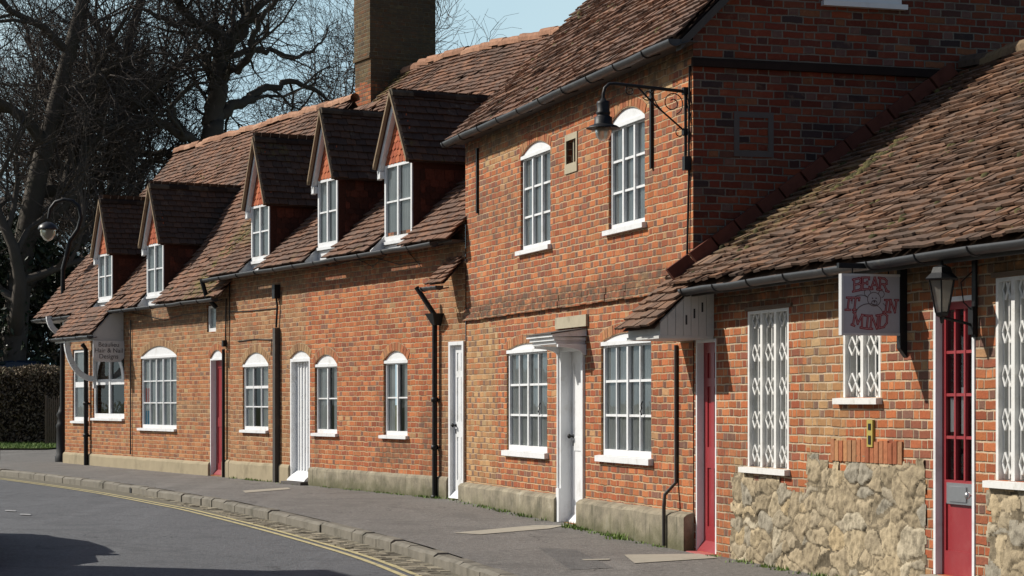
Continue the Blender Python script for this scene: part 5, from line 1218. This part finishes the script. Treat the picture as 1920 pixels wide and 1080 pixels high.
# ================================================================== cars
def car(name,mat,label,loc,rz,group=None):
    e=tag(empty(name,loc,rz),label,'car')
    # side profile (x forward, z up)
    prof=[(-2.05,.35),(-2.1,.6),(-2.0,.95),(-1.75,1.0),(-1.3,1.38),(-.6,1.46),(.2,1.42),(.85,1.02),(1.7,.9),(2.05,.7),(2.1,.4),(1.95,.25),(-1.9,.25)]
    mb=MB(); n=len(prof); ys=[(-.86,.97),(-.80,1.0),(0,1.02),(.80,1.0),(.86,.97)]; vs=[]
    for (y,s_) in ys:
        for (x,z) in prof:
            tum=max(0,(z-.95))*.36; vs.append((x*s_,(abs(y)-tum if y else 0)*(1 if y>0 else -1),z if y else z+.02*(z>.5)))
    fs=[]
    for r_ in range(len(ys)-1):
        for i in range(n): fs.append((r_*n+i,r_*n+(i+1)%n,(r_+1)*n+(i+1)%n,(r_+1)*n+i))
    fs.append(tuple(range(n))[::-1]); fs.append(tuple(4*n+i for i in range(n))); mb.idx(vs,fs,.5,True); body=mb.build('body',mat,e)
    gl=MB()
    for sy_ in (-1,1):
        gl.face([(x,sy_*(.865-max(0,z-.95)*.36+.004),z) for x,z in ((-1.45,1.03),(.68,1.05),(.12,1.36),(-.6,1.40),(-1.22,1.33))])
    gl.face([(.88,-.72,1.05),(.88,.72,1.05),(.27,.6,1.42),(.27,-.6,1.42)]); gl.face([(-1.79,-.7,1.03),(-1.79,.7,1.03),(-1.36,.6,1.38),(-1.36,-.6,1.38)]); gl.build('side_glass',M['carglass'],e)
    for x in (-1.3,1.3):
        for y in (-.80,.80):
            w=MB(); w.lathe([(0,-.1),(.2,-.1),(.31,-.09),(.32,-.05),(.32,.05),(.31,.09),(.2,.1),(0,.1)],(0,0,0),20); w.v=[(v[0],v[2],v[1]) for v in w.v]; wo=w.build('wheel',M['tyre'],e,(x,y,.32))
            q=MB(); q.lathe([(0,-.107),(.19,-.105)],(0,0,0),14); q.lathe([(0,.107),(.19,.105)],(0,0,0),14); q.v=[(v[0],v[2],v[1]) for v in q.v]; q.build('rim',M['steel'],wo)
    for y in (-.7,.7):
        q=MB(); q.box(-2.085,-2.0,y-.12,y+.12,.65,.88); q.build('tail_light',M['lampred'],e); q=MB(); q.box(1.9,2.06,y-.13,y+.13,.58,.72); q.build('headlight',M['steel'],e)
        q=MB(); sg_=1 if y>0 else -1; q.box(.62,.80,sg_*.86,sg_*1.02,.95,1.08); q.build('wing_mirror',mat,e)
    return e
car('parked_car',M['carblue'],'dark blue parked car whose roof just shows above the hedge',(-14.9,66.6,zp(66)+1.13),R(8))
bk=MB(); bk.box(-30,-13.2,65.3,75,-.3,zp(66)+1.13); tag(bk.build('raised_bank',M['soil']),None,None,None,'structure')
car('parked_car',M['carblack'],'black parked car just cut off by the left edge near the bottom corner',(-6.39,21.9,zp(22)-.12),R(290))

# ================================================================== house across the street (casts the shadow on the road)
OH=tag(empty('brick_house',(-9.0,22.2,zp(22)),R(114)),'brick house across the street whose roof shadow falls on the road','house')
mb=MB(); mb.box(-9,0,0,6.5,-.3,5.4) ; mb.build('wall',gm,OH)   # local x back along street
# oriented below
mb=MB(); mb.prism([(-.3,5.35),(3.25,8.0),(6.8,5.35)],'x',-9.2,.2); mb.build('roof',TMD,OH)
OH.rotation_euler=(0,0,R(112)); OH.location=(-8.5,21.2,zp(22))

# ================================================================== trees
def tree_mesh(seed,height,spread,levels,nlimb,trunk_r,lean=(0,0),gnarl=.25,limb_start=.3,up=.35,twigs=5,twl=1.0,tw_r=.014):
    rnd=random.Random(seed); big=MB(); tw=MB()
    def grow(p,d,L,r,lv):
        n=5 if lv<2 else (4 if lv<levels-1 else 3); pts=[p.copy()]; rad=[r]; q=p.copy(); dd=d.copy(); kids=[]
        for k in range(n):
            gn=gnarl*(.28 if lv==0 else 1); dd=(dd+Vector((rnd.gauss(0,gn),rnd.gauss(0,gn),rnd.gauss(0,gn)+ (up*.12)))).normalized(); q=q+dd*(L/n); pts.append(q.copy()); rr=r*(1-(k+1)/n*.62); rad.append(rr); kids.append((q.copy(),dd.copy(),rr))
        if lv>=levels: tw.tube(pts,[max(x,tw_r*.55) for x in rad],3,False); return
        (big if lv<3 else tw).tube(pts,[max(x,tw_r) for x in rad],7 if lv<2 else (5 if lv<3 else 3),False)
        m=nlimb if lv==0 else (6 if lv<levels-1 else twigs)
        for k in range(m):
            t=(limb_start+(1-limb_start)*(k+.6)/m) if lv==0 else (.25+.75*(k+rnd.random())/m)
            i=min(n-1,int(t*n)); kp,kd,kr=kids[i]; bp=pts[i].lerp(pts[i+1],t*n-i if t*n-i<1 else 1)
            ax=Vector((rnd.gauss(0,1),rnd.gauss(0,1),rnd.gauss(0,.6))); ax=(ax-kd*ax.dot(kd)).normalized(); an=rnd.uniform(.55,1.15) if lv else rnd.uniform(.6,1.2)
            nd=(kd*math.cos(an)+ax*math.sin(an)).normalized()
            ll=L*rnd.uniform(.5,.78)*(1 if lv else spread); 
            if lv==levels-1: ll=L*rnd.uniform(.5,.9)*twl
            grow(bp,nd,ll,min(kr*1.0,r*.66)*rnd.uniform(.65,.9),lv+1)
        if lv<levels: grow(pts[-1],dd,L*.6,rad[-1],lv+1)
    grow(Vector((0,0,-.3)),Vector((lean[0],lean[1],1)).normalized(),height*.62,trunk_r,0)
    return big,tw
def tree(name,label,loc,args,group='bare winter trees behind the cottages',cat='tree',rz=0):
    e=tag(empty(name,loc,rz),label,cat,group); big,tw=tree_mesh(**args); big.build('trunk',M['bark'],e); tw.build('crown',M['twig'],e); return e
def wx(px,y): return (px-CX)/FPX*y
oe=tag(empty('oak_tree',(wx(396,70),70,zp(70)),0),'big bare oak with a thick twisting trunk rising behind the cottage roofs','tree','bare winter trees behind the cottages')
def skeleton_oak():
    rn=random.Random(41); big=MB(); tw=MB(); Y=70.0
    def L(px,py,dy=0): return Vector((wx(px,Y)-wx(396,Y),dy,EYE+(HY-py)/FPX*Y-zp(Y)))
    limbs=[([(396,790,0),(397,600,0),(396,400,0),(396,280,0),(398,225,.1),(407,180,0),(417,136,-.2),(424,95,-.3)],.46,.26),
     ([(424,95,-.3),(412,66,-.6),(372,52,-1.2),(348,20,-1.6),(330,-20,-2),(300,-80,-2)],.20,.08),([(424,95,-.3),(434,78,.2),(452,52,.6),(456,10,.9),(462,-60,1.2)],.22,.10),
     ([(405,225,.1),(428,200,.5),(450,183,1),(470,160,1.5),(500,146,2),(540,135,2.6),(585,150,3)],.21,.07),([(417,140,-.2),(450,136,-.8),(482,112,-1.3),(493,70,-1.6),(520,30,-2),(560,0,-2.4)],.15,.06),
     ([(392,290,0),(372,272,-.6),(337,252,-1),(314,240,-1.4),(255,241,-2),(228,250,-2.4),(205,235,-2.7)],.19,.06),([(395,320,0),(345,290,.8),(328,284,1.2),(300,276,1.6),(248,274,2.2),(228,254,2.5),(215,225,2.8)],.16,.06),
     ([(402,190,0),(378,103,.9),(350,95,1.4),(322,105,1.8),(290,90,2.2)],.12,.05),([(420,110,0),(470,88,.8),(500,84,1.3),(540,92,1.8),(575,75,2.2)],.12,.05),([(434,78,.2),(470,40,-.8),(510,-10,-1.2)],.12,.05),([(372,52,-1.2),(335,60,-1.8),(290,40,-2.2),(250,50,-2.5)],.10,.04),([(337,252,-1),(336,225,-1),(334,205,-1.1)],.14,.09)]
    def grow(p,d,Ln,r,lv):
        n=5; pts=[p.copy()]; rad=[r]; q=p.copy(); dd=d.copy()
        for k in range(n):
            dd=(dd+Vector((rn.gauss(0,.30),rn.gauss(0,.30),rn.gauss(0,.26)+.05))).normalized(); q=q+dd*(Ln/n); pts.append(q.copy()); rad.append(max(.006,r*(1-(k+1)/n*.72)))
        (big if lv<1 else tw).tube(pts,rad,5 if lv<1 else 3,False)
        if lv>=3: return
        for k in range((4,4,3)[lv]):
            i=rn.randint(1,n-1); kd=(pts[i+1]-pts[i]).normalized(); ax=Vector((rn.gauss(0,1),rn.gauss(0,.8),rn.gauss(0,1))); ax=(ax-kd*ax.dot(kd)).normalized(); an=rn.uniform(.4,1.1)
            grow(pts[i],(kd*math.cos(an)+ax*math.sin(an)).normalized(),Ln*rn.uniform(.45,.7),rad[i]*.62,lv+1)
    for P,r0,r1 in limbs:
        V=[L(*p) for p in P]; C=[]
        for i in range(len(V)-1):
            p0=V[max(i-1,0)];p1=V[i];p2=V[i+1];p3=V[min(i+2,len(V)-1)]
            for k in range(4): t=k/4; C.append(.5*((2*p1)+(-p0+p2)*t+(2*p0-5*p1+4*p2-p3)*t*t+(-p0+3*p1-3*p2+p3)*t**3)+Vector((rn.gauss(0,.05),0,rn.gauss(0,.05))))
        C.append(V[-1]); m=len(C); rr=[r0+(r1-r0)*k/(m-1) for k in range(m)]; big.tube(C,rr,9,False)
        st_=int(m*.5) if r0>.4 else 3
        for i in range(st_,m-1):
            for _ in range(1 if (r0>.4 or rn.random()<.42) else 0):
                kd=(C[i+1]-C[i]).normalized(); ax=Vector((rn.gauss(0,1),rn.gauss(0,.9),rn.gauss(0.2,1))); ax=(ax-kd*ax.dot(kd)).normalized(); an=rn.uniform(.5,1.2)
                grow(C[i],(kd*math.cos(an)+ax*math.sin(an)).normalized(),rn.uniform(1.6,3.4),min(.07,rr[i]*.5),0)
        grow(C[-1],(C[-1]-C[-2]).normalized(),2.5,r1*.9,0)
    big.build('trunk',M['bark'],oe); tw.build('crown',M['twig'],oe)
skeleton_oak()
specs=[('bare_tree','tall bare tree nearest the left edge of the picture',20,66,dict(seed=3,height=24,spread=.5,levels=5,nlimb=8,trunk_r=.50,gnarl=.24,limb_start=.18,up=.6,twigs=2,tw_r=.012)),
('bare_tree','bare tree with a straight trunk behind the swan necked street lamp',165,72,dict(seed=8,height=23,spread=.5,levels=5,nlimb=8,trunk_r=.42,gnarl=.22,limb_start=.2,up=.7,twigs=2,tw_r=.011)),
('bare_tree','thin bare tree standing between the lamp and the big oak',205,74,dict(seed=15,height=20,spread=.36,levels=4,nlimb=8,trunk_r=.22,gnarl=.28,limb_start=.2,up=.7,twigs=7,tw_r=.011)),
('bare_tree','low dense bare tree between the oak and the chimney',528,78,dict(seed=23,height=14.5,spread=.52,levels=5,nlimb=8,trunk_r=.30,gnarl=.30,limb_start=.3,up=.5,twigs=4,tw_r=.011))]
made=[]
for n,l,px,y,a in specs: made.append(tree(n,l,(wx(px,y),y,zp(y)),a))
far=[(made[2],75,95,1.1,'farther bare tree left of the lamp head, seen through nearer branches',2.1),(made[3],130,86,.85,'low spreading bare tree behind the street lamp',3.6)]
for src,px,y,s,l,rz in far:
    c=copy_tree(src); c.location=(wx(px,y),y,zp(y)); c.scale=(s,s,s); c.rotation_euler=(0,0,rz); c['label']=l
# evergreen, ivy-clad undergrowth
def evergreen(px,y,w,h,n,label,seed):
    e=tag(empty('evergreen_tree',(wx(px,y),y,zp(y))),label,'tree','dark evergreens behind the hedge'); rn=random.Random(seed); cl=[]
    for _ in range(26):
        zz=rn.uniform(.1,1)**.8*h; rr=w*(1-.55*(zz/h)**1.5); a=rn.uniform(0,6.28); q=rn.uniform(.2,1)**.5; cl.append((Vector((math.cos(a)*rr*q,math.sin(a)*rr*q,zz)),rn.uniform(.5,1.2)))
    def fn():
        c,r_=random.choice(cl); v=Vector((random.gauss(0,1),random.gauss(0,1),random.gauss(0,1))).normalized()*r_*(.45+.6*random.random()); p=c+v
        if p.z<.1: p.z=abs(p.z)+.1
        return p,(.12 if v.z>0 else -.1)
    leafcloud(n,fn,.12,M['ever'],'crown',e); t=MB(); t.tube([(0,0,-.2),(.05,0,h*.4),(0,.1,h*.85)],[.22,.16,.05],8); t.build('trunk',M['bark'],e)
evergreen(30,68,2.6,6.8,9500,'dark glossy evergreen above the hedge, nearest the left edge',1)
evergreen(150,69,2.4,5.6,8000,'dark evergreen directly behind the street lamp post',2)
evergreen(-60,67,2.4,5.0,5000,'low dark evergreen cut off by the left edge',3)
evergreen(255,76,2.2,6.4,6000,'dark ivy covered evergreen hidden behind the first two dormers',4)
evergreen(470,84,3.0,7.4,7000,'dark evergreen mass low between the oak and the roof ridge',5)
evergreen(585,84,3.0,8.6,8000,'dark evergreen beneath the low dense tree left of the chimney',6)

# ================================================================== light, sky, camera
w=bpy.data.worlds.new('World'); SC.world=w; w.use_nodes=True; nt=w.node_tree; bg=nt.nodes['Background']
sky=nt.nodes.new('ShaderNodeTexSky'); sky.sky_type='NISHITA'; sky.sun_disc=False; sv=Vector((-.59,.165,.49)).normalized()
sky.sun_elevation=math.asin(sv.z); sky.sun_rotation=math.atan2(sv.x,sv.y); sky.air_density=1.0; sky.dust_density=1.2; sky.ozone_density=1.0

tc=nt.nodes.new('ShaderNodeTexCoord'); sp=nt.nodes.new('ShaderNodeSeparateXYZ'); nt.links.new(tc.outputs['Generated'],sp.inputs[0])
def mr(src,a,b):   # added brightening of the sky, low and beyond the trees only, like thin haze
    n=nt.nodes.new('ShaderNodeMapRange'); n.interpolation_type='SMOOTHSTEP'; nt.links.new(src,n.inputs[0]); n.inputs[1].default_value=a; n.inputs[2].default_value=b; return n.outputs[0]
fy=mr(sp.outputs[1],.35,.85); fz=mr(sp.outputs[2],.60,.16); mu=nt.nodes.new('ShaderNodeMath'); mu.operation='MULTIPLY'; nt.links.new(fy,mu.inputs[0]); nt.links.new(fz,mu.inputs[1])
cn_=nt.nodes.new('ShaderNodeTexNoise'); cn_.inputs['Scale'].default_value=3.5; cn_.inputs['Detail'].default_value=4; nt.links.new(tc.outputs['Generated'],cn_.inputs['Vector'])
cr_=nt.nodes.new('ShaderNodeValToRGB'); cr_.color_ramp.elements[0].color=(.50,.72,.84,1); cr_.color_ramp.elements[1].color=(.66,.84,.90,1); cr_.color_ramp.elements[0].position=.35; cr_.color_ramp.elements[1].position=.7; nt.links.new(cn_.outputs['Fac'],cr_.inputs[0])
vm=nt.nodes.new('ShaderNodeVectorMath'); vm.operation='SCALE'; nt.links.new(cr_.outputs[0],vm.inputs[0]); vm.inputs['Scale'].default_value=11.8
mxs=nt.nodes.new('ShaderNodeMix'); mxs.data_type='RGBA'; nt.links.new(mu.outputs[0],mxs.inputs['Factor']); nt.links.new(sky.outputs[0],mxs.inputs[6]); nt.links.new(vm.outputs[0],mxs.inputs[7])
nt.links.new(mxs.outputs[2],bg.inputs[0]); bg.inputs[1].default_value=.080
sd=bpy.data.lights.new('sun','SUN'); sd.energy=5.0; sd.angle=R(.5); sd.color=(1,.95,.86); so=bpy.data.objects.new('sun',sd); COL.objects.link(so); so.rotation_euler=sv.to_track_quat('Z','Y').to_euler(); so.location=(-20,10,30)
cd=bpy.data.cameras.new('camera'); co=bpy.data.objects.new('camera',cd); COL.objects.link(co); co.location=(0,0,EYE); co.rotation_euler=(R(90),0,0); cd.sensor_width=36; cd.lens=FPX/1920*36; cd.shift_y=(HY-540)/1920; cd.clip_start=.1; cd.clip_end=3000; SC.camera=co
SC.view_settings.view_transform='Standard'; SC.view_settings.look='None'; SC.view_settings.exposure=0; SC.view_settings.gamma=1
SC.cycles.max_bounces=6; SC.cycles.transparent_max_bounces=12
